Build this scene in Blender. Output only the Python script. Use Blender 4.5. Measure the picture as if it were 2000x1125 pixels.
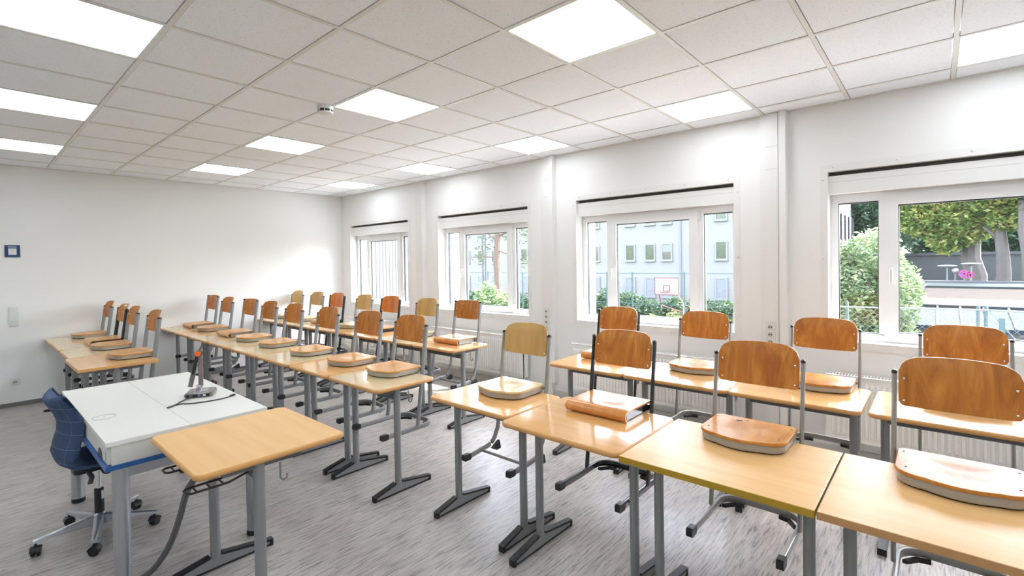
import bpy, math, random
from mathutils import Vector, Matrix

random.seed(7)
scene = bpy.context.scene
C = scene.collection
for o in list(bpy.data.objects):
    bpy.data.objects.remove(o)

# ------------------------------------------------------------------ camera
YAW, PITCH, ROLL = 0.8489, -0.0158, -0.0154
CAM_Z = 1.6093
cam_d = bpy.data.cameras.new('camera')
cam_d.sensor_fit = 'HORIZONTAL'
cam_d.sensor_width = 36.0
cam_d.lens = 947.42 / 2000 * 36.0
cam_d.shift_y = -(562.5 - 526.34) / 2000
cam_d.clip_start = 0.05
cam_d.clip_end = 500
cam = bpy.data.objects.new('camera', cam_d)
C.objects.link(cam)
_s, _c = math.sin(YAW), math.cos(YAW)
_sp, _cp = math.sin(PITCH), math.cos(PITCH)
_fw = Vector((_s * _cp, _c * _cp, _sp))
_r0 = Vector((_c, -_s, 0))
_u0 = Vector((-_s * _sp, -_c * _sp, _cp))
_cr, _sr = math.cos(ROLL), math.sin(ROLL)
_r1 = _r0 * _cr + _u0 * _sr
_u1 = _u0 * _cr - _r0 * _sr
_m = Matrix((_r1, _u1, -_fw)).transposed().to_4x4()
_m.translation = Vector((0, 0, CAM_Z))
cam.matrix_world = _m
scene.camera = cam

# ------------------------------------------------------------------ light
SKY_STRENGTH = 2.10
SUN_STRENGTH = 15.0
PANEL_STRENGTH = 4.6
scene.view_settings.view_transform = 'Standard'
scene.view_settings.look = 'None'
scene.view_settings.gamma = 1.0
scene.view_settings.use_curve_mapping = False
scene.view_settings.exposure = 0.80
scene.cycles.use_denoising = True
scene.cycles.sample_clamp_indirect = 6.0
scene.cycles.use_adaptive_sampling = True
scene.cycles.adaptive_threshold = 0.02
scene.cycles.max_bounces = 8
scene.cycles.diffuse_bounces = 5
scene.cycles.glossy_bounces = 4
scene.cycles.transparent_max_bounces = 12
scene.cycles.caustics_reflective = False
scene.cycles.caustics_refractive = False

SUN_DIR = Vector((-1.0, 0.75, -2.04)).normalized()
world = bpy.data.worlds.new('sky')
scene.world = world
world.use_nodes = True
wn = world.node_tree.nodes
wl = world.node_tree.links
wn.clear()
sky = wn.new('ShaderNodeTexSky')
sky.sky_type = 'NISHITA'
sky.sun_disc = False
sky.sun_elevation = math.asin(-SUN_DIR.z)
sky.sun_rotation = math.atan2(-SUN_DIR.x, -SUN_DIR.y)
sky.air_density = 1.0
sky.dust_density = 2.0
sky.ozone_density = 1.0
bg = wn.new('ShaderNodeBackground')
bg.inputs['Strength'].default_value = SKY_STRENGTH
wo = wn.new('ShaderNodeOutputWorld')
hz = wn.new('ShaderNodeHueSaturation')
hz.inputs['Saturation'].default_value = 0.48      # thin summer haze
wl.new(sky.outputs[0], hz.inputs['Color'])
wl.new(hz.outputs[0], bg.inputs['Color'])
wl.new(bg.outputs[0], wo.inputs['Surface'])

sun_d = bpy.data.lights.new('sun', 'SUN')
sun_d.energy = SUN_STRENGTH
sun_d.angle = math.radians(0.6)
sun_d.color = (1.0, 0.95, 0.87)
sun = bpy.data.objects.new('sun', sun_d)
C.objects.link(sun)
sun.rotation_euler = SUN_DIR.to_track_quat('-Z', 'Y').to_euler()
sun.location = (10, -5, 12)

# ------------------------------------------------------------------ helpers
class B:
    def __init__(s):
        s.v = []; s.f = []
    def box(s, x0, x1, y0, y1, z0, z1):
        n = len(s.v)
        s.v += [(x0,y0,z0),(x1,y0,z0),(x1,y1,z0),(x0,y1,z0),(x0,y0,z1),(x1,y0,z1),(x1,y1,z1),(x0,y1,z1)]
        s.f += [tuple(n+i for i in q) for q in ((0,3,2,1),(4,5,6,7),(0,1,5,4),(1,2,6,5),(2,3,7,6),(3,0,4,7))]
        return s
    def loft(s, rings, closed=True, cap0=True, cap1=True):
        n = len(s.v); m = len(rings[0])
        for r in rings: s.v += [tuple(p) for p in r]
        for i in range(len(rings)-1):
            for j in range(m if closed else m-1):
                a = n+i*m+j; b = n+i*m+(j+1) % m
                s.f.append((a, b, b+m, a+m))
        if cap0: s.f.append(tuple(n+j for j in reversed(range(m))))
        if cap1: s.f.append(tuple(n+(len(rings)-1)*m+j for j in range(m)))
        return s
    def prism(s, poly, w0, w1, axis='z'):
        def mp(p, w):
            if axis == 'z': return (p[0], p[1], w)
            if axis == 'y': return (p[0], w, p[1])
            return (w, p[0], p[1])
        if axis == 'y': w0, w1 = w1, w0
        return s.loft([[mp(p, w0) for p in poly], [mp(p, w1) for p in poly]])
    def sweep(s, path, prof, up=(0,0,1), caps=True, closed=False):
        P = [Vector(p) for p in path]; U = Vector(up); rings = []
        N = len(P)
        for i, p in enumerate(P):
            if closed: t = P[(i+1) % N]-P[i-1]
            elif i == 0: t = P[1]-P[0]
            elif i == N-1: t = P[-1]-P[-2]
            else: t = (P[i]-P[i-1]).normalized()+(P[i+1]-P[i]).normalized()
            t.normalize()
            u = U-t*U.dot(t)
            if u.length < 1e-4: u = Vector((1,0,0))-t*t.x
            u.normalize()
            r = t.cross(u)
            rings.append([p+r*a+u*b for a, b in prof])
        if closed:
            rings.append(rings[0])
        return s.loft(rings, cap0=caps and not closed, cap1=caps and not closed)
    def tube(s, path, r, n=8, up=(0,0,1)):
        return s.sweep(path, circ(r, r, n), up)
    def lathe(s, prof, c=(0,0,0), n=16, axis='z'):
        rings = []
        for r, z in prof:
            rg = []
            for k in range(n):
                a = 2*math.pi*k/n
                x, y = r*math.cos(a), r*math.sin(a)
                if axis == 'z': q = (c[0]+x, c[1]+y, c[2]+z)
                elif axis == 'x': q = (c[0]+z, c[1]+x, c[2]+y)
                else: q = (c[0]+y, c[1]+z, c[2]+x)
                rg.append(q)
            rings.append(rg)
        return s.loft(rings)
    def ball(s, c, r, n=10, sz=1.0):
        pr = []
        for i in range(n//2+1):
            a = -math.pi/2+math.pi*i/(n//2)
            pr.append((max(r*math.cos(a), 1e-4), r*math.sin(a)*sz))
        return s.lathe(pr, c, n)
    def mesh(s, name, ang=35):
        me = bpy.data.meshes.new(name)
        me.from_pydata(s.v, [], s.f)
        me.update()
        me.polygons.foreach_set('use_smooth', [True]*len(me.polygons))
        me.set_sharp_from_angle(angle=math.radians(ang))
        me.materials.append(None)
        return me

def circ(a, b, n=8):
    return [(a*math.cos(2*math.pi*k/n), b*math.sin(2*math.pi*k/n)) for k in range(n)]

def rrect(x0, x1, y0, y1, r, n=5):
    out = []
    r = max(r, 1e-4)
    for cx, cy, a0 in ((x1-r, y1-r, 0), (x0+r, y1-r, 90), (x0+r, y0+r, 180), (x1-r, y0+r, 270)):
        for k in range(n+1):
            a = math.radians(a0+90*k/n)
            out.append((cx+r*math.cos(a), cy+r*math.sin(a)))
    return out

CACHE = {}
def part(name, key, build, mat, parent=None, loc=(0,0,0), rot=None, ang=35):
    """one mesh object; meshes with the same key are shared"""
    if key is None or key not in CACHE:
        b = build() if callable(build) else build
        me = b.mesh(name, ang)
        if key is not None: CACHE[key] = me
    else:
        me = CACHE[key]
    o = bpy.data.objects.new(name, me)
    C.objects.link(o)
    o.location = loc
    if rot: o.rotation_euler = rot
    o.material_slots[0].link = 'OBJECT'
    o.material_slots[0].material = mat
    if parent is not None: o.parent = parent
    return o

def tag(o, label, cat, group=None):
    o['label'] = label; o['category'] = cat
    if group: o['group'] = group
    return o

def thing(name, label, cat, loc=(0,0,0), rotz=0, group=None):
    o = bpy.data.objects.new(name, None)
    C.objects.link(o)
    o.location = loc
    o.rotation_euler = (0, 0, rotz)
    o.empty_display_size = 0.1
    return tag(o, label, cat, group)

def struct(o):
    o['kind'] = 'structure'
    return o

def sempty(name, loc=(0,0,0)):
    o = bpy.data.objects.new(name, None)
    C.objects.link(o); o.location = loc; o.empty_display_size = 0.1
    return struct(o)

# ------------------------------------------------------------------ materials
def newmat(name):
    m = bpy.data.materials.new(name)
    m.use_nodes = True
    return m, m.node_tree.nodes, m.node_tree.links, m.node_tree.nodes['Principled BSDF']

def plain(name, col, rough=0.5, metal=0.0, spec=0.5, coat=0.0, noise=0.0, nscale=60.0, bump=0.0):
    m, n, l, p = newmat(name)
    p.inputs['Base Color'].default_value = (*col, 1)
    p.inputs['Roughness'].default_value = rough
    p.inputs['Metallic'].default_value = metal
    p.inputs['Specular IOR Level'].default_value = spec
    p.inputs['Coat Weight'].default_value = coat
    p.inputs['Coat Roughness'].default_value = 0.08
    if noise or bump:
        tc = n.new('ShaderNodeTexCoord')
        nz = n.new('ShaderNodeTexNoise')
        nz.inputs['Scale'].default_value = nscale
        nz.inputs['Detail'].default_value = 4
        l.new(tc.outputs['Object'], nz.inputs['Vector'])
        if noise:
            mx = n.new('ShaderNodeMix'); mx.data_type = 'RGBA'
            mx.inputs['A'].default_value = (*[c*(1-noise) for c in col], 1)
            mx.inputs['B'].default_value = (*[min(1, c*(1+noise)) for c in col], 1)
            l.new(nz.outputs['Fac'], mx.inputs['Factor'])
            l.new(mx.outputs['Result'], p.inputs['Base Color'])
        if bump:
            bp = n.new('ShaderNodeBump')
            bp.inputs['Strength'].default_value = bump
            bp.inputs['Distance'].default_value = 0.002
            l.new(nz.outputs['Fac'], bp.inputs['Height'])
            l.new(bp.outputs['Normal'], p.inputs['Normal'])
    return m

def wood(name, dark, mid, light, scale=(30, 3, 30), rough=0.2, coat=0.4, flame=0.0, bumpy=0.0, spec=0.5):
    """scale: noise frequency on each object axis, low along the grain"""
    m, n, l, p = newmat(name)
    tc = n.new('ShaderNodeTexCoord')
    oi = n.new('ShaderNodeObjectInfo')
    mp = n.new('ShaderNodeMapping')
    mp.inputs['Scale'].default_value = scale
    l.new(tc.outputs['Object'], mp.inputs['Vector'])
    off = n.new('ShaderNodeVectorMath'); off.operation = 'SCALE'
    cb = n.new('ShaderNodeCombineXYZ')
    for k in range(3): l.new(oi.outputs['Random'], cb.inputs[k])
    l.new(cb.outputs[0], off.inputs[0]); off.inputs['Scale'].default_value = 37.0
    ad = n.new('ShaderNodeVectorMath'); ad.operation = 'ADD'
    l.new(mp.outputs[0], ad.inputs[0]); l.new(off.outputs[0], ad.inputs[1])
    nz = n.new('ShaderNodeTexNoise')
    nz.inputs['Scale'].default_value = 1.0
    nz.inputs['Detail'].default_value = 5
    nz.inputs['Roughness'].default_value = 0.6
    nz.inputs['Distortion'].default_value = flame
    l.new(ad.outputs[0], nz.inputs['Vector'])
    rp = n.new('ShaderNodeValToRGB')
    e = rp.color_ramp.elements
    e[0].position = 0.32; e[0].color = (*dark, 1)
    e[1].position = 0.68; e[1].color = (*light, 1)
    k = rp.color_ramp.elements.new(0.5); k.color = (*mid, 1)
    l.new(nz.outputs['Fac'], rp.inputs[0])
    # slow tone drift from piece to piece
    hs = n.new('ShaderNodeHueSaturation')
    mr = n.new('ShaderNodeMapRange')
    mr.inputs['To Min'].default_value = 0.90; mr.inputs['To Max'].default_value = 1.08
    l.new(oi.outputs['Random'], mr.inputs['Value'])
    l.new(mr.outputs[0], hs.inputs['Value'])
    l.new(rp.outputs[0], hs.inputs['Color'])
    l.new(hs.outputs[0], p.inputs['Base Color'])
    p.inputs['Roughness'].default_value = rough
    p.inputs['Specular IOR Level'].default_value = spec
    p.inputs['Coat Weight'].default_value = coat
    p.inputs['Coat Roughness'].default_value = 0.05
    if bumpy:
        bp = n.new('ShaderNodeBump'); bp.inputs['Strength'].default_value = bumpy; bp.inputs['Distance'].default_value = 0.001
        l.new(nz.outputs['Fac'], bp.inputs['Height']); l.new(bp.outputs[0], p.inputs['Normal'])
    return m

M = {}
M['wall'] = plain('wall paint', (0.83, 0.83, 0.82), 0.55, noise=0.012, nscale=40, bump=0.05)
M['trimwhite'] = plain('white lacquered trim', (0.80, 0.795, 0.78), 0.35)
M['pvc'] = plain('white window plastic', (0.84, 0.85, 0.86), 0.25)
M['plastic'] = plain('white plastic', (0.74, 0.74, 0.72), 0.35)
M['recess'] = plain('dark recess', (0.085, 0.083, 0.075), 0.8)
M['gasket'] = plain('black rubber gasket', (0.012, 0.013, 0.015), 0.5)
M['grid'] = plain('white ceiling rail', (0.72, 0.72, 0.70), 0.4)
M['radiator'] = plain('radiator enamel', (0.82, 0.82, 0.80), 0.3)
M['grey'] = plain('silver grey powder coat', (0.27, 0.275, 0.28), 0.38, metal=0.3, noise=0.06, nscale=300)
M['warmgrey'] = plain('warm silver powder coat', (0.33, 0.32, 0.30), 0.32, metal=0.35, noise=0.05, nscale=300)
M['darkgrey'] = plain('dark grey powder coat', (0.13, 0.135, 0.14), 0.4, metal=0.2)
M['black'] = plain('black plastic', (0.012, 0.012, 0.013), 0.4)
M['blackmetal'] = plain('black metal', (0.012, 0.013, 0.015), 0.22, coat=0.5)
M['rim'] = plain('beige grey seat rim', (0.36, 0.33, 0.28), 0.35)
M['chrome'] = plain('chrome', (0.75, 0.75, 0.76), 0.15, metal=1.0)
M['silver'] = plain('brushed aluminium', (0.45, 0.47, 0.50), 0.3, metal=0.8)
M['desk_beech'] = wood('beech laminate', (0.71, 0.375, 0.13), (0.76, 0.415, 0.155), (0.79, 0.45, 0.175), (22, 2.0, 22), 0.17, 0.25)
M['desk_light'] = wood('light beech laminate', (0.74, 0.43, 0.175), (0.78, 0.47, 0.20), (0.81, 0.50, 0.22), (18, 1.2, 18), 0.38, 0.0, spec=0.32)
M['desk_pale'] = wood('pale maple laminate', (0.67, 0.51, 0.285), (0.72, 0.555, 0.32), (0.755, 0.59, 0.35), (22, 2.0, 22), 0.18, 0.4)
M['edge_beech'] = plain('beech edge', (0.66, 0.34, 0.11), 0.35)
M['edge_brown'] = plain('brown beech edge', (0.50, 0.26, 0.10), 0.35, noise=0.08, nscale=40)
M['edge_yellow'] = plain('mustard edge', (0.42, 0.25, 0.012), 0.35, noise=0.1, nscale=60)
M['ply'] = wood('beech plywood', (0.35, 0.110, 0.011), (0.46, 0.165, 0.020), (0.60, 0.25, 0.042), (10, 10, 2.0), 0.36, 0.05, flame=2.2, spec=0.4)
M['ply_seat'] = wood('beech plywood seat', (0.60, 0.28, 0.085), (0.65, 0.32, 0.10), (0.69, 0.355, 0.12), (2.5, 7, 2.5), 0.24, 0.0, flame=0.5, spec=0.5)
M['ply_seat_worn'] = wood('worn beech plywood seat', (0.44, 0.16, 0.028), (0.55, 0.225, 0.042), (0.62, 0.29, 0.07), (3, 8, 3), 0.36, 0.0, flame=1.6, spec=0.16)
M['ply_pale'] = wood('pale plywood', (0.46, 0.27, 0.075), (0.54, 0.33, 0.10), (0.60, 0.38, 0.13), (9, 9, 1.6), 0.3, 0.1, flame=0.4)
M['ply_pale_seat'] = wood('pale plywood seat', (0.62, 0.44, 0.19), (0.70, 0.52, 0.25), (0.75, 0.57, 0.29), (3, 10, 3), 0.22, 0.15, flame=0.4)
M['ply_orange'] = wood('orange plywood', (0.46, 0.125, 0.013), (0.55, 0.165, 0.02), (0.62, 0.20, 0.028), (9, 9, 2.0), 0.34, 0.1, flame=0.9)
M['ply_orange_seat'] = wood('orange plywood seat', (0.52, 0.19, 0.04), (0.60, 0.24, 0.06), (0.66, 0.30, 0.085), (3, 10, 3), 0.22, 0.2, flame=0.8)
M['white_lam'] = plain('white laminate', (0.78, 0.77, 0.73), 0.3)
M['white_side'] = plain('white board', (0.72, 0.71, 0.66), 0.4)
M['blue_edge'] = plain('blue edge', (0.015, 0.11, 0.36), 0.35)
M['blue_plate'] = plain('blue plate', (0.008, 0.045, 0.15), 0.4)
M['orange'] = plain('orange plastic', (0.85, 0.16, 0.01), 0.4)
M['bronze'] = plain('bronze plastic', (0.16, 0.14, 0.13), 0.25, coat=0.3)
M['mauve'] = plain('mauve grey metal', (0.22, 0.17, 0.18), 0.35, metal=0.3)
M['port'] = plain('blue port', (0.12, 0.2, 0.35), 0.4)
M['paper'] = plain('paper', (0.75, 0.76, 0.76), 0.6)
M['ink'] = plain('grey print', (0.35, 0.36, 0.38), 0.6)
M['conduit'] = plain('grey conduit', (0.10, 0.10, 0.105), 0.5)
M['hole'] = plain('dark socket holes', (0.03, 0.03, 0.03), 0.5)
M['socketgrey'] = plain('socket recess', (0.50, 0.50, 0.47), 0.4)
M['skirt'] = plain('grey skirting', (0.155, 0.15, 0.145), 0.5)
M['skirt_light'] = plain('light skirting', (0.62, 0.62, 0.58), 0.45)

def mat_ceiling():
    m, n, l, p = newmat('mineral ceiling tile')
    tc = n.new('ShaderNodeTexCoord'); oi = n.new('ShaderNodeObjectInfo')
    ad = n.new('ShaderNodeVectorMath'); ad.operation = 'ADD'
    l.new(tc.outputs['Object'], ad.inputs[0]); l.new(oi.outputs['Location'], ad.inputs[1])
    nz = n.new('ShaderNodeTexNoise'); nz.inputs['Scale'].default_value = 130; nz.inputs['Detail'].default_value = 3; nz.inputs['Distortion'].default_value = 0.8
    l.new(ad.outputs[0], nz.inputs['Vector'])
    rp = n.new('ShaderNodeValToRGB')
    e = rp.color_ramp.elements
    e[0].position = 0.30; e[0].color = (0.66, 0.66, 0.66, 1)
    e[1].position = 0.40; e[1].color = (0.885, 0.92, 0.97, 1)
    l.new(nz.outputs['Fac'], rp.inputs[0])
    hs = n.new('ShaderNodeHueSaturation'); mr = n.new('ShaderNodeMapRange')
    mr.inputs['To Min'].default_value = 0.975; mr.inputs['To Max'].default_value = 1.02
    l.new(oi.outputs['Random'], mr.inputs['Value']); l.new(mr.outputs[0], hs.inputs['Value'])
    l.new(rp.outputs[0], hs.inputs['Color']); l.new(hs.outputs[0], p.inputs['Base Color'])
    bp = n.new('ShaderNodeBump'); bp.inputs['Strength'].default_value = 0.25; bp.inputs['Distance'].default_value = 0.002
    l.new(nz.outputs['Fac'], bp.inputs['Height']); l.new(bp.outputs[0], p.inputs['Normal'])
    p.inputs['Roughness'].default_value = 0.9
    p.inputs['Specular IOR Level'].default_value = 0.2
    return m
M['tile'] = mat_ceiling()

def mat_floor():
    m, n, l, p = newmat('streaked linoleum')
    tc = n.new('ShaderNodeTexCoord')
    def streak(sx, sy, d, dist=0.0):
        mp = n.new('ShaderNodeMapping'); mp.inputs['Scale'].default_value = (sx, sy, 1)
        l.new(tc.outputs['Object'], mp.inputs['Vector'])
        z = n.new('ShaderNodeTexNoise'); z.inputs['Scale'].default_value = 1; z.inputs['Detail'].default_value = d
        z.inputs['Roughness'].default_value = 0.65; z.inputs['Distortion'].default_value = dist
        l.new(mp.outputs[0], z.inputs['Vector'])
        return z
    a = streak(7, 85, 3, 0.5); b = streak(2.2, 14, 3)
    rp = n.new('ShaderNodeValToRGB'); e = rp.color_ramp.elements
    e[0].position = 0.30; e[0].color = (0.13, 0.115, 0.105, 1)
    e[1].position = 0.70; e[1].color = (0.54, 0.505, 0.475, 1)
    k = rp.color_ramp.elements.new(0.47); k.color = (0.40, 0.37, 0.347, 1)
    l.new(a.outputs['Fac'], rp.inputs[0])
    mx = n.new('ShaderNodeMix'); mx.data_type = 'RGBA'; mx.blend_type = 'MULTIPLY'
    rp2 = n.new('ShaderNodeValToRGB'); e = rp2.color_ramp.elements
    e[0].position = 0.3; e[0].color = (0.86, 0.86, 0.87, 1)
    e[1].position = 0.7; e[1].color = (1.1, 1.09, 1.07, 1)
    l.new(b.outputs['Fac'], rp2.inputs[0])
    mx.inputs['Factor'].default_value = 1.0
    l.new(rp.outputs[0], mx.inputs['A']); l.new(rp2.outputs[0], mx.inputs['B'])
    l.new(mx.outputs['Result'], p.inputs['Base Color'])
    p.inputs['Roughness'].default_value = 0.33
    p.inputs['Specular IOR Level'].default_value = 0.6
    return m
M['floor'] = mat_floor()

def mat_emit(name, col, s):
    m, n, l, p = newmat(name)
    p.inputs['Base Color'].default_value = (0.8, 0.8, 0.8, 1)
    p.inputs['Emission Color'].default_value = (*col, 1)
    p.inputs['Emission Strength'].default_value = s
    return m
M['panel'] = mat_emit('lit diffuser', (0.86, 0.94, 1.0), PANEL_STRENGTH)

def mat_glass():
    m = bpy.data.materials.new('window glass'); m.use_nodes = True
    n, l = m.node_tree.nodes, m.node_tree.links
    n.clear()
    lw = n.new('ShaderNodeLayerWeight'); lw.inputs['Blend'].default_value = 0.5
    pw = n.new('ShaderNodeMath'); pw.operation = 'POWER'; pw.inputs[1].default_value = 5.0
    l.new(lw.outputs['Facing'], pw.inputs[0])
    fr = n.new('ShaderNodeMath'); fr.operation = 'MULTIPLY_ADD'; fr.inputs[1].default_value = 0.9; fr.inputs[2].default_value = 0.04
    l.new(pw.outputs[0], fr.inputs[0])
    tr = n.new('ShaderNodeBsdfTransparent'); tr.inputs['Color'].default_value = (0.985, 0.99, 0.99, 1)
    gl = n.new('ShaderNodeBsdfGlossy'); gl.inputs['Roughness'].default_value = 0.0
    mx = n.new('ShaderNodeMixShader'); out = n.new('ShaderNodeOutputMaterial')
    l.new(fr.outputs[0], mx.inputs[0]); l.new(tr.outputs[0], mx.inputs[1]); l.new(gl.outputs[0], mx.inputs[2])
    l.new(mx.outputs[0], out.inputs['Surface'])
    return m
M['glass'] = mat_glass()

def mat_leaf(name, c0, c1, c2, nscale=1.5):
    m, n, l, p = newmat(name)
    ge = n.new('ShaderNodeNewGeometry')
    nz = n.new('ShaderNodeTexNoise'); nz.inputs['Scale'].default_value = nscale; nz.inputs['Detail'].default_value = 5
    l.new(ge.outputs['Position'], nz.inputs['Vector'])
    rp = n.new('ShaderNodeValToRGB'); e = rp.color_ramp.elements
    e[0].position = 0.33; e[0].color = (*c0, 1); e[1].position = 0.68; e[1].color = (*c2, 1)
    k = rp.color_ramp.elements.new(0.5); k.color = (*c1, 1)
    l.new(nz.outputs['Fac'], rp.inputs[0])
    l.new(rp.outputs[0], p.inputs['Base Color'])
    p.inputs['Roughness'].default_value = 0.5
    tl = n.new('ShaderNodeBsdfTranslucent'); l.new(rp.outputs[0], tl.inputs['Color'])
    mx = n.new('ShaderNodeMixShader'); mx.inputs[0].default_value = 0.45
    l.new(p.outputs[0], mx.inputs[1]); l.new(tl.outputs[0], mx.inputs[2])
    l.new(mx.outputs[0], n['Material Output'].inputs['Surface'])
    return m

# ------------------------------------------------------------------ room shell
XW, YB, ZC = 4.589, 8.15, 2.828
XL, YF = -2.48, -2.72
part_floor = struct(part('floor', None, B().box(XL-0.1, XW+0.35, YF-0.1, YB+0.1, -0.2, 0), M['floor']))
struct(part('wall_back', None, B().box(XL-0.1, XW+0.4, YB, YB+0.2, 0, 3.1), M['wall']))
struct(part('wall_left', None, B().box(XL-0.2, XL, YF, YB, 0, 3.1), M['wall']))
struct(part('wall_front', None, B().box(XL-0.2, XW+0.4, YF-0.2, YF, 0, 3.1), M['wall']))
struct(part('baseboard_back', None, B().box(XL, XW, YB-0.012, YB, 0, 0.05), M['skirt']))
struct(part('baseboard_window', None, B().box(XW-0.014, XW, YF, YB-0.012, 0, 0.10), M['skirt_light']))

WIN_Y = [6.170, 3.768, 1.376, -1.022]      # low-y side of the four openings
WIN_W, WZ0, WZ1 = 1.692, 0.935, 2.287
XO = XW + 0.40
def window_wall():
    b = B()
    b.box(XW, XO, YF, YB, 0, WZ0)
    b.box(XW, XO, YF, YB, WZ1, 3.1)
    ys = [YF] + sum([[y, y+WIN_W] for y in sorted(WIN_Y)], []) + [YB]
    for i in range(0, len(ys), 2):
        b.box(XW, XO, ys[i], ys[i+1], WZ0, WZ1)
    return b
struct(part('wall_window', None, window_wall(), M['wall']))

# ceiling: slab, rails, tiles and light panels on a 0.6 m grid
GX, GY, MOD = 0.7212, 2.9254, 0.6
ceil = struct(part('ceiling', None, B().box(XL-0.1, XW+0.4, YF-0.1, YB+0.1, 2.90, 3.1), M['wall']))
LIGHTS = {(i, j) for i in (-4, -1, 2, 5) for j in (-9, -6, -3, 0, 3, 6)}
xs = [XL] + [GX+MOD*i for i in range(-5, 7)] + [XW]
ys = [YF] + [GY+MOD*j for j in range(-9, 9)] + [YB]
for i, x in enumerate(xs[1:-1]):
    part('ceiling_rail', 'mainrail', B().box(-0.012, 0.012, YF, YB, ZC, ZC+0.03), M['grid'], ceil, (x, 0, 0))
for a in range(len(xs)-1):
    w = xs[a+1]-xs[a]-0.024
    for j, y in enumerate(ys[1:-1]):
        part('cross_rail', 'cross%.3f' % w, B().box(-w/2, w/2, -0.012, 0.012, ZC, ZC+0.03), M['grid'], ceil, ((xs[a]+xs[a+1])/2, y, 0))
row_word = {-1: 'left', 2: 'middle', 5: 'window-side', -4: 'far left'}
j_word = {6: 'nearest the back wall', 3: 'second from the back wall', 0: 'third from the back wall', -3: 'fourth from the back wall', -6: 'fifth from the back wall', -9: 'sixth from the back wall'}
for a in range(len(xs)-1):
    for c in range(len(ys)-1):
        gi, gj = a-6, c-10
        cx, cy = (xs[a]+xs[a+1])/2, (ys[c]+ys[c+1])/2
        w, d = xs[a+1]-xs[a]-0.024, ys[c+1]-ys[c]-0.024
        if (gi, gj) in LIGHTS and w > 0.5 and d > 0.5:
            t = thing('ceiling_light', 'square lit ceiling panel in the %s line, %s' % (row_word[gi], j_word[gj]), 'ceiling light', (cx, cy, ZC), 0, 'ceiling light panels')
            part('diffuser', 'diff', B().box(-0.281, 0.281, -0.281, 0.281, 0.004, 0.012), M['panel'], t)
            def fr():
                b = B()
                for q in ((-0.288, -0.281, -0.288, 0.288), (0.281, 0.288, -0.288, 0.288), (-0.281, 0.281, -0.288, -0.281), (-0.281, 0.281, 0.281, 0.288)):
                    b.box(*q, 0.002, 0.03)
                return b
            part('frame', 'panelframe', fr, M['grid'], t)
            continue
        g = 0.0035
        part('tile', 'tile%.3f_%.3f' % (w, d), B().box(-w/2+g, w/2-g, -d/2+g, d/2-g, 0.004, 0.02), M['tile'], ceil, (cx, cy, ZC))
def edge_trim():
    b = B()
    b.box(XW-0.02, XW, YF, YB, ZC-0.004, ZC+0.03)
    b.box(XL, XW-0.02, YB-0.02, YB, ZC-0.004, ZC+0.03)
    return b
part('edge_trim', None, edge_trim(), M['grid'], ceil)

# column casings between the windows
def casing(n, y0):
    t = sempty('trim_%d' % n, (XW, y0, 0))
    part('casing_panel', 'cas1', B().box(-0.035, 0, 0.05, 0.205, 0.0, ZC), M['trimwhite'], t)
    part('casing_cover', 'cas2', B().box(-0.045, 0, 0.065, 0.16, 0.0, ZC), M['trimwhite'], t)
    part('cable_duct', 'cas3', B().box(-0.075, 0, 0.0, 0.05, 0.2, ZC), M['trimwhite'], t)
    for z in (2.36, 2.55):
        part('casing_joint', 'cas4', B().box(-0.0463, -0.044, 0.065, 0.16, -0.0008, 0.0008), M['ink'], t, (0, 0, z))
casing(1, 5.735); casing(2, 3.34); casing(3, 0.95); casing(4, 8.0-0.06) if False else None

def socket_parts(t, y, z, x=0.0):
    part('socket', 'sock', B().lathe([(0.024, 0), (0.024, -0.004), (0.019, -0.005), (0.018, 0.0)], (0, 0, 0), 16, 'x'), M['plastic'], t, (x, y, z))
    part('socket_recess', 'sockr', B().lathe([(0.0185, 0), (0.0185, -0.001)], (0, 0, 0), 16, 'x'), M['socketgrey'], t, (x-0.0015, y, z))
    part('pin_hole', 'sockh', B().lathe([(0.0055, 0), (0.0055, -0.0012)], (0, 0, 0), 8, 'x'), M['hole'], t, (x-0.003, y+0.0085, z))
    part('pin_hole', 'sockh', None, M['hole'], t, (x-0.003, y-0.0085, z))
for y0, lab in ((3.34, 'white four-socket strip on the column casing between the second and third windows'),
                (0.95, 'white socket strip on the column casing left of the right-most window')):
    t = thing('socket_strip', lab, 'socket strip', (XW-0.045, y0+0.128, 0.94), 0, 'socket strips on the casings')
    part('cover_plate', 'sockplate', B().box(-0.006, 0, -0.036, 0.036, -0.15, 0.13), M['plastic'], t)
    for k in range(4):
        socket_parts(t, 0, 0.08-0.063*k, -0.006)

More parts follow.
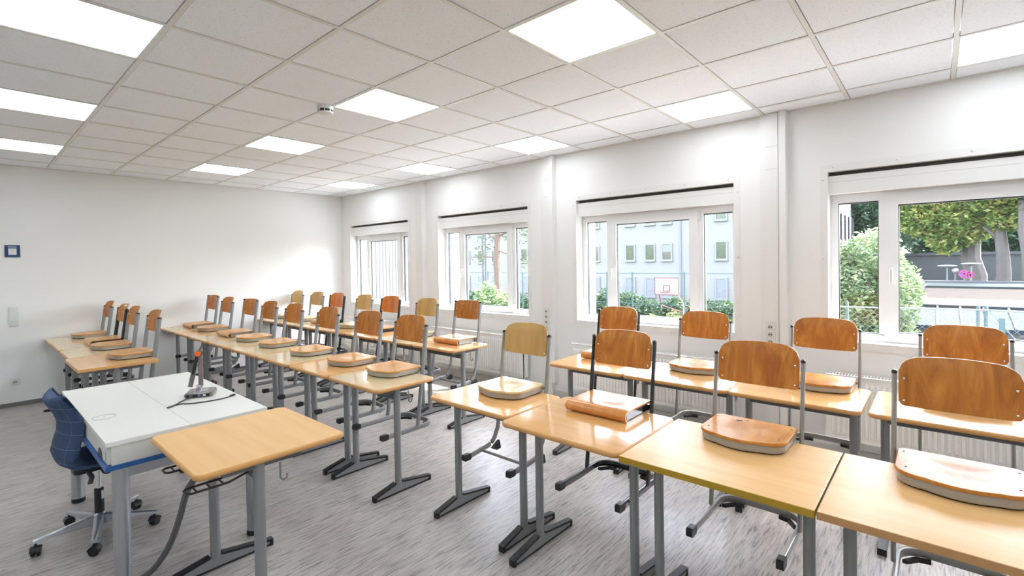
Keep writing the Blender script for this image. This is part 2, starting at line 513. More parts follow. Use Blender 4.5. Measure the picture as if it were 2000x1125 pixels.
# ------------------------------------------------------------------ windows
XF0 = XW + 0.13          # room face of the window frame
def rect_ring(x0, x1, y0, y1, z0, z1, wl, wr, wb, wt):
    b = B()
    b.box(x0, x1, y0, y1, z0, z0+wb); b.box(x0, x1, y0, y1, z1-wt, z1)
    b.box(x0, x1, y0, y0+wl, z0+wb, z1-wt); b.box(x0, x1, y1-wr, y1, z0+wb, z1-wt)
    return b
def window(n, y0):
    t = sempty('window_%d' % n, (XW, y0, 0))
    W = WIN_W
    zt = 2.092
    # outer frame with two fixed lights and a centre casement
    def fr():
        b = rect_ring(0.13, 0.20, 0.0, W, WZ0+0.004, zt, 0.055, 0.055, 0.06, 0.05)
        b.box(0.13, 0.20, 0.0, W, zt, WZ1)
        b.box(0.13, 0.20, 0.324, 0.40, WZ0+0.06, zt-0.05)
        b.box(0.13, 0.20, 1.305, 1.374, WZ0+0.06, zt-0.05)
        return b
    part('window_frame', 'wframe', fr, M['pvc'], t)
    def sash():
        b = rect_ring(0.112, 0.175, 0.372, 1.335, WZ0+0.022, zt-0.012, 0.082, 0.081, 0.061, 0.080)
        return b
    sh = part('casement', 'wsash', sash, M['pvc'], t)
    for (a, c, z0, z1, xx) in ((0.055, 0.324, WZ0+0.064, zt-0.05, 0.150), (0.454, 1.254, WZ0+0.083, zt-0.092, 0.135), (1.374, W-0.055, WZ0+0.064, zt-0.05, 0.150)):
        k = '%.2f' % a
        part('gasket', 'gask'+k, rect_ring(xx-0.001, xx+0.03, a-0.001, c+0.001, z0-0.001, z1+0.001, 0.007, 0.007, 0.007, 0.009), M['gasket'], t)
        part('pane', 'pane'+k, B().box(xx+0.008, xx+0.014, a, c, z0, z1), M['glass'], t)
    def handle():
        b = B().box(0.098, 0.112, 1.281, 1.309, 1.435, 1.535)
        b.sweep([(0.098, 1.295, 1.515), (0.066, 1.295, 1.512), (0.060, 1.295, 1.49), (0.062, 1.295, 1.40)], circ(0.0085, 0.011, 8), up=(0, 1, 0))
        return b
    part('window_handle', 'whandle', handle, M['plastic'], t)
    part('hinge_cover', 'whinge', B().box(0.100, 0.13, 0.350, 0.370, 1.985, 2.075), M['plastic'], t)
    part('hinge_cover', 'whinge2', B().box(0.100, 0.13, 0.350, 0.370, 0.97, 1.06), M['plastic'], t)
    # roller blind box; the gap's shade above it is painted by a dark filler
    part('blind_box', 'wbox', B().box(0.032, 0.128, 0.004, W-0.004, 2.112, 2.255), M['trimwhite'], t)
    part('blind_gap_shade', 'wgap', B().box(0.07, 0.13, 0.004, W-0.004, 2.255, 2.286), M['recess'], t)
    part('blind_seam', 'wseam', B().box(0.0312, 0.033, 0.004, W-0.004, 2.205, 2.2065), M['ink'], t)
    # flat trim strips round the opening, each with its screw heads
    for key, q in (('tl', (W, W+0.048, WZ0-0.055, WZ1+0.055)), ('tr', (-0.048, 0, WZ0-0.055, WZ1+0.055)), ('tt', (0, W, WZ1, WZ1+0.055)), ('tb', (0, W, WZ0-0.055, WZ0))):
        part('trim_strip', 'w'+key, B().box(-0.004, 0.0, q[0], q[1], q[2], q[3]), M['trimwhite'], t)
    for key, q in (('ll', (W-0.004, W, WZ0, WZ1)), ('lr', (0, 0.004, WZ0, WZ1))):
        part('reveal_lining', 'w'+key, B().box(-0.004, 0.13, q[0], q[1], q[2], q[3]), M['trimwhite'], t)
    part('window_sill', 'wsill', B().box(-0.006, 0.13, 0.004, W-0.004, WZ0, WZ0+0.006), M['pvc'], t)
    scr = lambda: B().ball((0, 0, 0), 0.010, 8)
    for y, z in [(-0.03, 1.1), (-0.03, 1.62), (-0.03, 2.2), (W+0.03, 1.05), (W+0.03, 1.6), (W+0.03, 2.23)] + [(0.05+k*0.4, WZ1+0.035) for k in range(5)] + [(0.10+k*0.5, WZ0-0.035) for k in range(4)]:
        part('screw', 'wscrew', scr, M['plastic'], t, (-0.003, y, z))
    # outer sheet-metal sill
    part('outer_sill', 'wosill', B().box(0.20, 0.46, -0.02, W+0.02, WZ0-0.01, WZ0+0.01), M['silver'], t)
for n, y in enumerate(WIN_Y): window(n+1, y)

# radiators
def radiator(y0, lab, nr=46):
    t = thing('radiator', lab, 'radiator', (XW, y0, 0.2), 0, 'panel radiators under the windows')
    L, H = 1.69, 0.5
    def front():
        b = B()
        xf = -0.135
        b.box(xf, xf+0.02, 0, L, 0, H-0.015)
        p = (L-0.06)/nr
        for k in range(nr):
            a = 0.03+k*p
            rings = []
            for z, e in ((0.03, 0.0), (0.055, 1), (H-0.075, 1), (H-0.05, 0.0)):
                h = 0.013*e+0.0005
                rings.append([(xf+0.001, a+p*0.12, z), (xf-h, a+p*0.28, z), (xf-h, a+p*0.72, z), (xf+0.001, a+p*0.88, z)])
            b.loft(rings, closed=False, cap0=False, cap1=False)
        return b
    part('front_panel', 'radfront', front, M['radiator'], t, ang=20)
    for s, k in ((0, 'a'), (L-0.003, 'b')):
        part('side_panel', 'radside'+k, B().box(-0.133, -0.035, s, s+0.003, 0.0, H), M['radiator'], t)
    def grille():
        b = B()
        b.box(-0.137, -0.125, 0, L, H-0.012, H); b.box(-0.045, -0.033, 0, L, H-0.012, H)
        for k in range(84):
            y = 0.004+k*0.02
            b.box(-0.125, -0.045, y, y+0.009, H-0.010, H-0.002)
        return b
    part('top_grille', 'radgrille', grille, M['radiator'], t)
    part('back_panel', 'radback', B().box(-0.06, -0.045, 0.01, L-0.01, 0.0, H-0.02), M['radiator'], t)
    for y in (0.3, 1.4):
        part('wall_bracket', 'radbr', B().box(-0.045, -0.001, -0.02, 0.02, 0.03, 0.45), M['radiator'], t, (0, y, 0))
    part('supply_pipe', 'radpipe', B().tube([(-0.09, 0.03, 0.01), (-0.09, 0.03, -0.08), (-0.085, 0.03, -0.12), (-0.014, 0.03, -0.125)], 0.009), M['radiator'], t)
    part('valve', 'radvalve', B().lathe([(0.018, -0.03), (0.02, -0.02), (0.02, 0.02), (0.015, 0.03)], (-0.09, 0.03, -0.05), 12), M['chrome'], t)
for y, lab in zip(WIN_Y, ('white ribbed radiator under the window next to the back wall', 'white ribbed radiator under the second window from the back wall',
                          'white ribbed radiator under the window with the basketball view', 'white ribbed radiator under the right-most window')):
    radiator(y, lab)

# wall fittings on the back wall
t = thing('wall_plate', 'small dark blue plate with a white insert on the back wall', 'wall plate', (0.403, YB, 1.825))
part('plate', None, B().box(-0.064, 0.064, -0.012, 0, -0.07, 0.07), M['blue_plate'], t)
part('insert', None, B().box(-0.034, 0.034, -0.014, -0.012, -0.045, 0.030), M['paper'], t)
part('printed_line', None, B().box(-0.036, 0.036, -0.0128, -0.012, 0.045, 0.052), M['paper'], t)
part('printed_line', None, B().box(-0.024, 0.018, -0.0146, -0.014, 0.010, 0.013), M['ink'], t)
part('printed_line', None, B().box(-0.024, 0.012, -0.0146, -0.014, -0.028, -0.025), M['ink'], t)
t = thing('light_switch', 'white triple light switch block on the back wall', 'switch', (0.399, YB, 1.06))
part('frame', None, B().box(-0.038, 0.038, -0.012, 0, -0.115, 0.115), M['plastic'], t)
for k in range(3):
    for s in (-1, 1):
        part('rocker', 'rocker', B().prism(rrect(-0.013, 0.013, -0.028, 0.028, 0.003, 2), -0.019, -0.010, 'y'), M['plastic'], t, (s*0.0145, 0, 0.073-k*0.073))
    if k == 2:
        for s in (-1, 1):
            part('indicator', 'indic', B().box(-0.003, 0.003, -0.0198, -0.019, -0.003, 0.003), M['ink'], t, (s*0.0145, 0, -0.065))
t = thing('wall_socket', 'white wall socket low on the back wall behind the blue chair', 'socket', (0.391, YB, 0.288))
part('frame', None, B().prism(rrect(-0.04, 0.04, -0.04, 0.04, 0.006, 3), -0.010, 0, 'y'), M['plastic'], t)
part('socket', None, B().lathe([(0.026, 0), (0.026, -0.004), (0.021, -0.005), (0.020, 0.0)], (0, -0.010, 0), 16, 'y'), M['plastic'], t)
part('socket_recess', None, B().lathe([(0.0203, 0), (0.0203, -0.001)], (0, -0.0115, 0), 16, 'y'), M['socketgrey'], t)
for s in (-1, 1):
    part('pin_hole', None, B().lathe([(0.005, 0), (0.005, -0.0012)], (s*0.009, -0.013, 0), 8, 'y'), M['hole'], t)
# smoke detector
t = thing('smoke_detector', 'round white smoke detector on the ceiling beside a light panel', 'smoke detector', (1.880, 3.545, ZC))
part('base', None, B().lathe([(0.058, 0.004), (0.058, -0.028)], (0, 0, 0), 24), M['plastic'], t)
part('vent_ring', None, B().lathe([(0.050, -0.026), (0.050, -0.047)], (0, 0, 0), 24), M['gasket'], t)
part('cap', None, B().lathe([(0.057, -0.046), (0.056, -0.054), (0.045, -0.060)], (0, 0, 0), 24), M['plastic'], t)
for k in range(8):
    a = k*math.pi/4+0.2
    part('vent_rib', 'ventrib', B().box(-0.003, 0.003, -0.003, 0.003, -0.047, -0.027), M['plastic'], t, (0.054*math.cos(a), 0.054*math.sin(a), 0), (0, 0, a))

# ------------------------------------------------------------------ school desks
DZ = 0.763
TOP_T = 0.026
def desk(label, x0, depth, y0, y1, wood_m='desk_beech', edge='edge_beech', sharp=False, hooks=False, group=None, frame='grey'):
    """x0 is the front edge, pupils sit on the +x side"""
    w = y1-y0-0.0015
    t = thing('school_desk', label, 'desk', (x0, (y0+y1)/2, 0), 0, group)
    h = w/2
    r = 0.004 if sharp else 0.045
    i0 = 0.003 if sharp else 0.010
    key = '%.3f_%.3f_%d' % (w, depth, sharp)
    part('tabletop', 'top'+key, B().prism(rrect(i0, depth-i0, -h+i0, h-i0, max(r-i0, 0.001)), DZ-TOP_T+0.001, DZ), M[wood_m], t)
    def band():
        prof = ((i0, DZ), (0.0005, DZ-0.001), (0, DZ-0.003), (0, DZ-TOP_T), (i0, DZ-TOP_T)) if sharp else \
               ((i0, DZ), (0.005, DZ-0.0015), (0.0015, DZ-0.006), (0, DZ-0.012), (0.0015, DZ-0.019), (0.006, DZ-TOP_T+0.001), (i0, DZ-TOP_T))
        rings = []
        for q, z in prof:
            rings.append([(a, b, z) for a, b in rrect(q, depth-q, -h+q, h-q, max(r-q, 0.001))])
        return B().loft(rings[::-1], cap0=False, cap1=False)
    part('edge_band', 'band'+key, band, M[edge], t, ang=50)
    px = 0.20 if depth < 0.56 else 0.265
    f0, f1 = px-0.195, px+0.27 if depth < 0.56 else px+0.285
    if depth > 0.56: f0 = px-0.24
    fm = M[frame]
    for s in (-1, 1):
        py = s*(h-0.062)
        lg = part('leg', 'leg', B().prism(circ(0.0255, 0.021, 14), 0.055, DZ-TOP_T), fm, t, (px, py, 0))
        ft = part('foot', 'foot%.2f' % depth, foot_mesh(f0-px, f1-px), fm, t, (px, py, 0))
        part('foot_trim', 'ftrim%.2f' % depth, foot_trim(f0-px, f1-px), M['black'], ft)
        part('bracket', 'bracket%.2f' % depth, B().box(-0.15, 0.19, -0.014, 0.014, DZ-TOP_T-0.03, DZ-TOP_T), M['darkgrey'], t, (px, py, 0))
    part('crossbar', 'cb'+key, B().prism(rrect(px-0.022, px+0.022, 0.652, 0.688, 0.01, 3), -h+0.075, h-0.075, 'y'), M['darkgrey'], t)
    part('rear_rail', 'rr'+key, B().box(px+0.12, px+0.145, -h+0.055, h-0.055, DZ-TOP_T-0.028, DZ-TOP_T-0.002), M['darkgrey'], t)
    part('bag_hook', 'bhook', B().tube([(0.0, 0, 0.70), (0.0, 0, 0.63), (0.012, 0, 0.615), (0.028, 0, 0.62), (0.032, 0, 0.64)], 0.005, 6, up=(0, 1, 0)), M['grey'], t, (px+0.09, -h+0.05, 0))
    if hooks:
        for s in (-1, 1):
            hk = [(0.20, 0.02, 0.69), (0.12, 0.02, 0.67), (-0.02, 0.02, 0.67), (-0.035, 0.035, 0.67), (-0.035, 0.075, 0.67), (-0.02, 0.09, 0.67), (0.12, 0.09, 0.67), (0.20, 0.09, 0.69)]
            def hb():
                b = B().tube([(x*1.0, y, z) for x, y, z in hk], 0.005, 6)
                for x in (0.0, 0.05, 0.1): b.tube([(x, 0.02, 0.67), (x, 0.09, 0.67)], 0.004, 6)
                return b
            part('wire_shelf', 'wireshelf', hb, M['black'], t, (0.03, -0.30 if s < 0 else 0.02, 0))
    return t
def foot_mesh(a, b):
    def f():
        m = B()
        w = 0.017
        top = [(a, 0.012), (a, 0.030), (-0.045, 0.066), (0.045, 0.066), (b, 0.030), (b, 0.012)]
        return m.prism(top, -w, w, 'y')
    return f
def foot_trim(a, b):
    def f():
        m = B()
        w = 0.0185
        m.prism([(a-0.004, 0.020), (a-0.004, 0.036), (-0.030, 0.076), (-0.030, 0.064), (a+0.02, 0.027)], -w, w, 'y')
        m.prism([(b+0.004, 0.020), (b-0.02, 0.027), (0.030, 0.064), (0.030, 0.076), (b+0.004, 0.036)], -w, w, 'y')
        for c in (a, b):
            m.prism(rrect(c-0.008, c+0.014 if c < 0 else c+0.008, -0.021, 0.021, 0.006, 3) if c < 0 else rrect(c-0.014, c+0.008, -0.021, 0.021, 0.006, 3), 0.0, 0.036)
        m.box(a+0.02, b-0.02, -0.019, 0.019, 0.004, 0.012)
        return m
    return f

GA, GB, GC, GD, GE = ('desks of the front right row', 'desks of the long middle row', 'desks of the right window row', 'desks of the far window row', 'desks of the short row at the back wall')
desk('narrow beech desk at the aisle end of the front right row', 1.945, 0.52, 1.762, 2.448, 'desk_beech', group=GA)
desk('beech desk under the rolled-edge chair with black frame, front right row', 1.868, 0.635, 1.048, 1.758, 'desk_beech', group=GA)
desk('square-cornered beech desk with a mustard yellow front edge', 1.862, 0.640, 0.312, 1.044, 'desk_light', 'edge_yellow', sharp=True, group=GA, frame='grey')
desk('square-cornered beech desk with a brown edge, at lower right', 1.862, 0.640, -0.420, 0.308, 'desk_light', 'edge_brown', sharp=True, group=GA)
B_Y = [8.145, 7.505, 6.865, 6.165, 5.482, 4.805, 4.142, 3.476, 2.800]
B_W = ['desk_pale', 'desk_beech', 'desk_pale', 'desk_pale', 'desk_pale', 'desk_pale', 'desk_beech', 'desk_pale']
nth = ['against the back wall', 'second from the back wall', 'third from the back wall', 'fourth from the back wall', 'fifth from the back wall', 'sixth from the back wall', 'seventh from the back wall', 'at the near end']
for k in range(8):
    desk('%s desk in the long middle row, %s' % ('pale maple' if B_W[k] == 'desk_pale' else 'orange beech', nth[k]), 1.805, 0.50 if k < 7 else 0.505, B_Y[k+1], B_Y[k], B_W[k], group=GB)
D_Y = [8.145, 7.49, 6.82, 6.16, 5.49, 4.832, 4.150, 3.500]
D_W = ['desk_pale', 'desk_pale', 'desk_pale', 'desk_beech', 'desk_beech', 'desk_pale', 'desk_beech']
for k in range(7):
    desk('%s desk in the far row along the windows, %s' % ('pale maple' if D_W[k] == 'desk_pale' else 'beech', nth[k] if k < 6 else 'at the near end'), 3.085, 0.52, D_Y[k+1], D_Y[k], D_W[k], group=GD)
C_Y = [2.462, 1.768, 1.020, 0.318]
cl = ['beech desk at the left end of the right window row', 'beech desk second from the left in the right window row', 'beech desk third from the left in the right window row']
for k in range(3):
    desk(cl[k], 3.205, 0.595, C_Y[k+1], C_Y[k], 'desk_beech', group=GC)
desk('beech desk cut off by the right edge of the photo, window row', 3.215, 0.595, -0.42, 0.295, 'desk_beech', group=GC)
E_Y = [8.145, 7.495, 6.815, 6.150]
for k in range(3):
    desk('pale maple desk in the short back row, %s' % nth[k], 0.645, 0.545, E_Y[k+1], E_Y[k], 'desk_pale', group=GE)
desk('square-cornered beech desk at the near end of the short back row', 0.622, 0.565, 5.380, 6.135, 'desk_beech', 'edge_beech', sharp=True, group=GE)
desk('beech desk with black wire shelves in front of the white teacher desk', 0.600, 0.665, 2.235, 2.965, 'desk_light', hooks=True)

# ------------------------------------------------------------------ school chairs hung on the desks
# chair origin: on the desk top, midway between the posts, where the posts pass the desk edge; +x towards the back
SL = 0.135
def px_(z): return SL*z
def seat_outline(n=7, hw=0.183, xr=0.012, xf=-0.292, bul=0.026, r=0.085, ins=0.0):
    hw -= ins; xr -= ins; xf += ins; r -= ins*0.5
    pts = [(xr, -hw+0.02), (xr, hw-0.02), (xr-0.02, hw)]
    for k in range(n+1):
        a = math.radians(90+90*k/n)
        pts.append((xf+r+r*math.cos(a), hw-r+r*math.sin(a)))
    L = hw-r
    for k in range(1, 8):
        y = L-2*L*k/8
        pts.append((xf-bul*(1-(y/L)**2), y))
    for k in range(n+1):
        a = math.radians(180+90*k/n)
        pts.append((xf+r+r*math.cos(a), -hw+r+r*math.sin(a)))
    pts.append((xr-0.02, -hw))
    return pts[::1]
def tray_rim():
    o = seat_outline(ins=0.004)
    rings = []
    for ins, z in ((0.006, 0.005), (0.001, 0.009), (0.0, 0.036), (0.003, 0.041)):
        rings.append([(x, y, z) for x, y in seat_outline(ins=0.004+ins)])
    return B().loft(rings)
def tray_under():
    return B().loft([[(x, y, z) for x, y in seat_outline(ins=0.014)] for z in (0.0005, 0.006)])
def tray_ply():
    b = B()
    cx = -0.13
    rings = []
    def zz(s, x, y):
        q = min(1.0, ((x+0.125)/0.115)**2+(y/0.155)**2)
        d = (1-q)**2
        return 0.053-0.008*d
    base = seat_outline()
    for s, z0 in ((1.0, 0.041), (1.0, 0.049)):
        rings.append([(x, y, z0) for x, y in base])
    for s in (0.985, 0.93, 0.85, 0.75, 0.63, 0.5, 0.36, 0.2, 0.06):
        rings.append([(cx+(x-cx)*s, y*s, zz(s, cx+(x-cx)*s, y*s)) for x, y in base])
    return b.loft(rings)
def roll_seat():
    # rolled front edge, extruded across with a dish
    prof = []
    R = 0.030
    for k in range(9):
        x = 0.012-0.265*k/8
        prof.append((x, 0.058))
    xc, zc = -0.253, 0.058-R
    for k in range(1, 11):
        a = math.radians(90+15*k)
        prof.append((xc+R*1.05*math.cos(a), zc+R*math.sin(a)*0.95))
    th = 0.009
    n = len(prof)
    rings = []
    NY = 14
    for j in range(NY+1):
        y = -0.188+0.376*j/NY
        up, lo = [], []
        for i, (x, z) in enumerate(prof):
            if i == 0: tx, tz = prof[1][0]-x, prof[1][1]-z
            elif i == n-1: tx, tz = x-prof[i-1][0], z-prof[i-1][1]
            else: tx, tz = prof[i+1][0]-prof[i-1][0], prof[i+1][1]-prof[i-1][1]
            L = math.hypot(tx, tz); nx, nz = -tz/L, tx/L
            q = min(1.0, ((x+0.12)/0.105)**2+(y/0.15)**2)
            d = -0.008*(1-q)**2 if i < 9 else 0.0
            up.append((x, y, z+d)); lo.append((x+nx*th, y, z+nz*th+d))
        rings.append(up+lo[::-1])
    return B().loft(rings)
def roll_support():
    b = B()
    for s in (-1, 1):
        b.box(-0.245, 0.0, s*0.165-0.010, s*0.165+0.010, 0.004, 0.046)
    b.box(-0.245, -0.225, -0.155, 0.155, 0.008, 0.03)
    b.box(-0.03, -0.01, -0.19, 0.19, 0.010, 0.04)
    return b
def back_shape(kind):
    if kind == 'round': zt, zb, cr, cz, crown = 0.428, 0.216, 0.36, 0.052, 0.012
    else: zt, zb, cr, cz, crown = 0.432, 0.228, 0.14, 0.016, 0.004
    hw = 0.183
    def f(y):
        t_ = abs(y)/hw
        top = zt-crown*t_*t_
        bot = zb+0.010*t_*t_
        if t_ > 1-cr:
            u = (t_-(1-cr))/cr
            top -= cz*(1-math.sqrt(max(0, 1-u*u)))
        if t_ > 0.88:
            u = (t_-0.88)/0.12
            bot += 0.018*(1-math.sqrt(max(0, 1-u*u)))
        return bot, top
    return hw, f
def backrest(kind):
    def g():
        hw, f = back_shape(kind)
        NY, NZ, th = 22, 7, 0.009
        us = [math.sin(math.pi/2*(-1+2*j/NY))*0.35+(-1+2*j/NY)*0.65 for j in range(NY+1)]
        rings = []
        for u in us:
            y = u*hw
            bot, top = f(y)
            cur = 0.034*(1-(abs(u))**2.0)
            fr_, bk = [], []
            for i in range(NZ+1):
                z = bot+(top-bot)*i/NZ
                lip = 0.012*max(0, (z-0.36)/0.07)**2
                x = px_(z)-0.006+cur+lip
                fr_.append((x-th/2, y, z)); bk.append((x+th/2, y, z))
            rings.append(fr_+bk[::-1])
        b = B()
        b.loft(rings)
        return b
    return g
def post(top, low):
    def g(s):
        path = [(px_(z), s*0.197, z) for z in (top, 0.2, 0.0, -0.2, low)]
        return B().sweep(path, circ(0.0092, 0.0185, 12), up=(1, 0, 0))
    return g
def c_post(top):
    def g(s):
        path = [(px_(z), s*0.197, z) for z in (top, 0.2, 0.0, -0.15, -0.28)]
        x0, z0 = px_(-0.30), -0.30
        path[-1] = (x0, s*0.197, z0)
        R = 0.095
        # bend forward into the runner
        for k in range(1, 8):
            a = math.radians(82*k/7)
            path.append((x0-0.012-R*(1-math.cos(a))-0.005*k/7, s*0.197, z0-R*math.sin(a)))
        path.append((-0.345, s*0.19, -0.415))
        return B().sweep(path, circ(0.0092, 0.0185, 12), up=(1, 0, 0.4))
    return g
def u_skid():
    path = [(-0.335, -0.186, -0.412), (-0.15, -0.186, -0.412), (0.0, -0.186, -0.410)]
    R = 0.09
    for k in range(0, 8):
        a = math.radians(-90+90*k/7)
        path.append((0.02+R*math.cos(a), -0.096+R*math.sin(a), -0.410))
    m = [(x, -y, z) for x, y, z in path]
    return B().sweep(path+m[::-1], rrect(-0.0095, 0.0095, -0.018, 0.018, 0.006, 2))
def cap_front():
    return B().prism(rrect(-0.375, -0.315, -0.428, -0.388, 0.010, 3), -0.0145, 0.0145, 'y')
def skid_pad():
    return B().prism([(0.03, 0.0), (0.105, 0.0), (0.098, 0.035), (0.085, 0.055), (0.06, 0.03)], -0.438, -0.424)
def post_cap(top):
    def g():
        b = B()
        x = px_(top)
        for q in range(1):
            b.loft([[(x-0.0015*k+math.cos(j*math.pi/6)*0.0195*f, math.sin(j*math.pi/6)*0.0105*f, top-0.004+0.006*k) for j in range(12)] for k, f in ((0, 1.0), (1, 1.0), (2, 0.85), (2.6, 0.45))])
        return b
    return g
def heel():
    return B().prism([(-0.105, -0.425), (-0.035, -0.385), (-0.025, -0.44), (-0.065, -0.445)], -0.012, 0.012, 'y')

def chair(label, xp, yc, seat='tray', frame='U', metal='grey', back='round', ply='ply', splt='ply_seat', top=0.357, hole=False, rot=0.0, group=None, dz=0.0):
    t = thing('school_chair', label, 'chair', (xp, yc, DZ+dz), rot, group)
    mt = M[metal]
    rimm = M['rim'] if metal != 'blackmetal' else M['blackmetal']
    pk = '%s%.3f' % (frame, top)
    for s in (-1, 1):
        if frame == 'U':
            part('post', 'post%s%d' % (pk, s), (lambda s=s: post(top, -0.40)(s)), mt, t)
        else:
            part('post', 'post%s%d' % (pk, s), (lambda s=s: c_post(top)(s)), mt, t)
        part('post_cap', 'pcap%.3f' % top, post_cap(top), M['black'], t, (0, s*0.197, 0))
        cp = part('foot_cap', 'fcap', cap_front, M['black'], t, (0, s*(0.186 if frame == 'U' else 0.19), 0))
        if frame == 'U':
            part('glide', 'glide%d' % s, (lambda s=s: (lambda b: b)(B().prism([(0.03, s*0.172), (0.09, s*0.13), (0.10, s*0.08), (0.085, s*0.08), (0.075, s*0.12), (0.03, s*0.155)][::s], -0.440, -0.424))), M['black'], t)
        else:
            part('heel', 'heel', heel, M['black'], t, (0, s*0.195, 0))
    if frame == 'U':
        part('runner', 'uskid', u_skid, mt, t)
    else:
        part('crossbar', 'ccross', B().tube([(-0.20, -0.195, -0.408), (-0.20, 0.195, -0.408)], 0.009, 8), mt, t)
    part('seat_bar', 'seatbar', B().tube([(0.003, -0.195, 0.024), (0.003, 0.195, 0.024)], 0.010, 8), mt, t)
    if seat == 'tray':
        part('seat_rim', 'trim', tray_rim, rimm, t)
        part('seat_underside', 'tunder', tray_under, M['black'], t)
        st = part('seat', 'tply', tray_ply, M[splt], t, ang=30)
        pts = [(-0.035, 0.163), (-0.035, -0.163), (-0.215, 0.150), (-0.215, -0.150)]
    else:
        part('seat_support', 'rsup', roll_support, mt if metal == 'blackmetal' else M['warmgrey'], t)
        st = part('seat', 'rply', roll_seat, M[splt], t, ang=30)
        pts = []
    for x, y in pts:
        part('rivet', 'srivet', B().ball((0, 0, 0), 0.004, 8, 0.5), M['darkgrey'], st, (x, y, 0.0535))
    bk = part('backrest', 'back'+back, backrest(back), M[ply], t, ang=30)
    for z in (0.245, 0.335):
        for s in (-1, 1):
            part('rivet', 'brivet', B().ball((0, 0, 0), 0.0062, 10), M['chrome'], bk, (px_(z)-0.006+0.034*(1-(0.165/0.183)**2)-0.004, s*0.165, z))
    if hole:
        part('grip_hole', 'griph', B().prism(rrect(-0.04, 0.04, 0.398, 0.416, 0.008, 4), 0.068, 0.098, 'x'), M['wall'], bk)
    return t

GCA, GCB, GCC, GCD, GCE = ('chairs hung on the front right row', 'chairs hung on the long middle row', 'chairs hung on the right window row', 'chairs hung on the far window row', 'chairs hung on the short back row')
chair('pale plywood chair with warm silver posts, aisle end of the front right row', 2.472, 2.098, 'tray', 'C', 'warmgrey', 'round', 'ply_pale', 'ply_pale_seat', group=GCA)
chair('nearest black framed school chair, with rolled front seat edge', 2.530, 1.403, 'roll', 'U', 'blackmetal', 'round', 'ply', 'ply_orange_seat', top=0.380, group=GCA)
marked = chair('beech school chair with two dark marks on its seat, on the yellow-edged desk', 2.548, 0.674, 'tray', 'U', 'warmgrey', 'round', 'ply', 'ply_seat_worn', group=GCA)
chair('largest beech school chair at the lower right, resting on the brown-edged desk', 2.548, -0.055, 'tray', 'U', 'warmgrey', 'round', 'ply', 'ply_seat_worn', group=GCA)
for (x_, y_, a_, l_) in ((-0.045, 0.060, 0.007, 0.016), (-0.030, 0.028, 0.005, 0.009)):
    part('dark_mark', None, B().loft([[(a_*math.cos(k*math.pi/5)*r_, l_*math.sin(k*math.pi/5)*r_, z_) for k in range(10)] for r_, z_ in ((1, -0.001), (0.9, 0.0016))]), M['recess'], [c for c in marked.children if c.name.startswith('seat') and 'rim' not in c.name and 'bar' not in c.name and 'under' not in c.name][0], (x_, y_, 0.0525), (0, 0, 0.5))
B_C = [7.835, 7.248, 6.461, 5.887, 5.254, 4.519, 3.798, 3.190]
for k in range(8):
    if k in (0, 2):
        chair('square-backed chair with rolled seat edge, %s in the long middle row' % nth[k], 2.335, B_C[k], 'roll', 'C', 'grey', 'square', 'ply', 'ply_seat', top=0.415, group=GCB)
    else:
        chair('round-backed beech chair with silver posts, %s in the long middle row' % nth[k], 2.335, B_C[k], 'tray', 'U', 'grey', 'round', 'ply', 'ply_seat', group=GCB)
D_C = [7.925, 7.262, 6.657, 5.926, 5.315, 4.571, 3.865]
chair('tan plywood chair nearest the back wall in the far window row', 3.61, D_C[0], 'tray', 'U', 'grey', 'round', 'ply_pale', 'ply_pale_seat', group=GCD)
chair('pale plywood chair second from the back wall in the far window row', 3.61, D_C[1], 'tray', 'U', 'grey', 'round', 'ply_pale', 'ply_pale_seat', group=GCD)
chair('orange plywood chair with black frame standing out against the back corner', 3.61, D_C[2], 'roll', 'U', 'blackmetal', 'round', 'ply_orange', 'ply_orange_seat', top=0.380, group=GCD)
chair('pale plywood chair between two black framed chairs in the far window row', 3.61, D_C[3], 'tray', 'U', 'grey', 'round', 'ply_pale', 'ply_pale_seat', group=GCD)
chair('orange plywood chair with black frame in front of the back-most window', 3.61, D_C[4], 'tray', 'U', 'blackmetal', 'round', 'ply_orange', 'ply_orange_seat', top=0.380, group=GCD)
chair('pale plywood chair second from the near end of the far window row', 3.61, D_C[5], 'tray', 'U', 'grey', 'round', 'ply_pale', 'ply_pale_seat', group=GCD)
chair('square-backed chair with rolled seat edge at the near end of the far window row', 3.60, D_C[6], 'roll', 'C', 'grey', 'square', 'ply', 'ply_orange_seat', top=0.415, group=GCD)
chair('black framed chair below the basketball window, with rolled seat edge', 3.825, 2.150, 'roll', 'U', 'blackmetal', 'round', 'ply', 'ply_orange_seat', top=0.392, group=GCC)
chair('beech chair second from the left in the right window row', 3.830, 1.390, 'tray', 'U', 'warmgrey', 'round', 'ply', 'ply_seat_worn', group=GCC)
chair('beech chair third from the left in the right window row, beside the sockets', 3.830, 0.584, 'tray', 'U', 'warmgrey', 'round', 'ply', 'ply_seat_worn', group=GCC)
chair('beech chair in front of the right-most window', 3.830, -0.110, 'tray', 'U', 'warmgrey', 'round', 'ply', 'ply_seat_worn', group=GCC)
chair('beech chair nearest the back wall in the short back row', 1.180, 7.905, 'tray', 'U', 'grey', 'round', 'ply', 'ply_seat', group=GCE)
chair('black framed chair with a grip hole in the short back row', 1.180, 7.09, 'roll', 'U', 'blackmetal', 'round', 'ply', 'ply_seat', top=0.372, hole=True, group=GCE)
chair('beech chair overlapping the black framed one in the short back row', 1.185, 6.585, 'tray', 'U', 'grey', 'round', 'ply', 'ply_seat', group=GCE)
chair('beech chair at the near end of the short back row', 1.195, 5.785, 'tray', 'U', 'grey', 'round', 'ply', 'ply_seat', group=GCE)

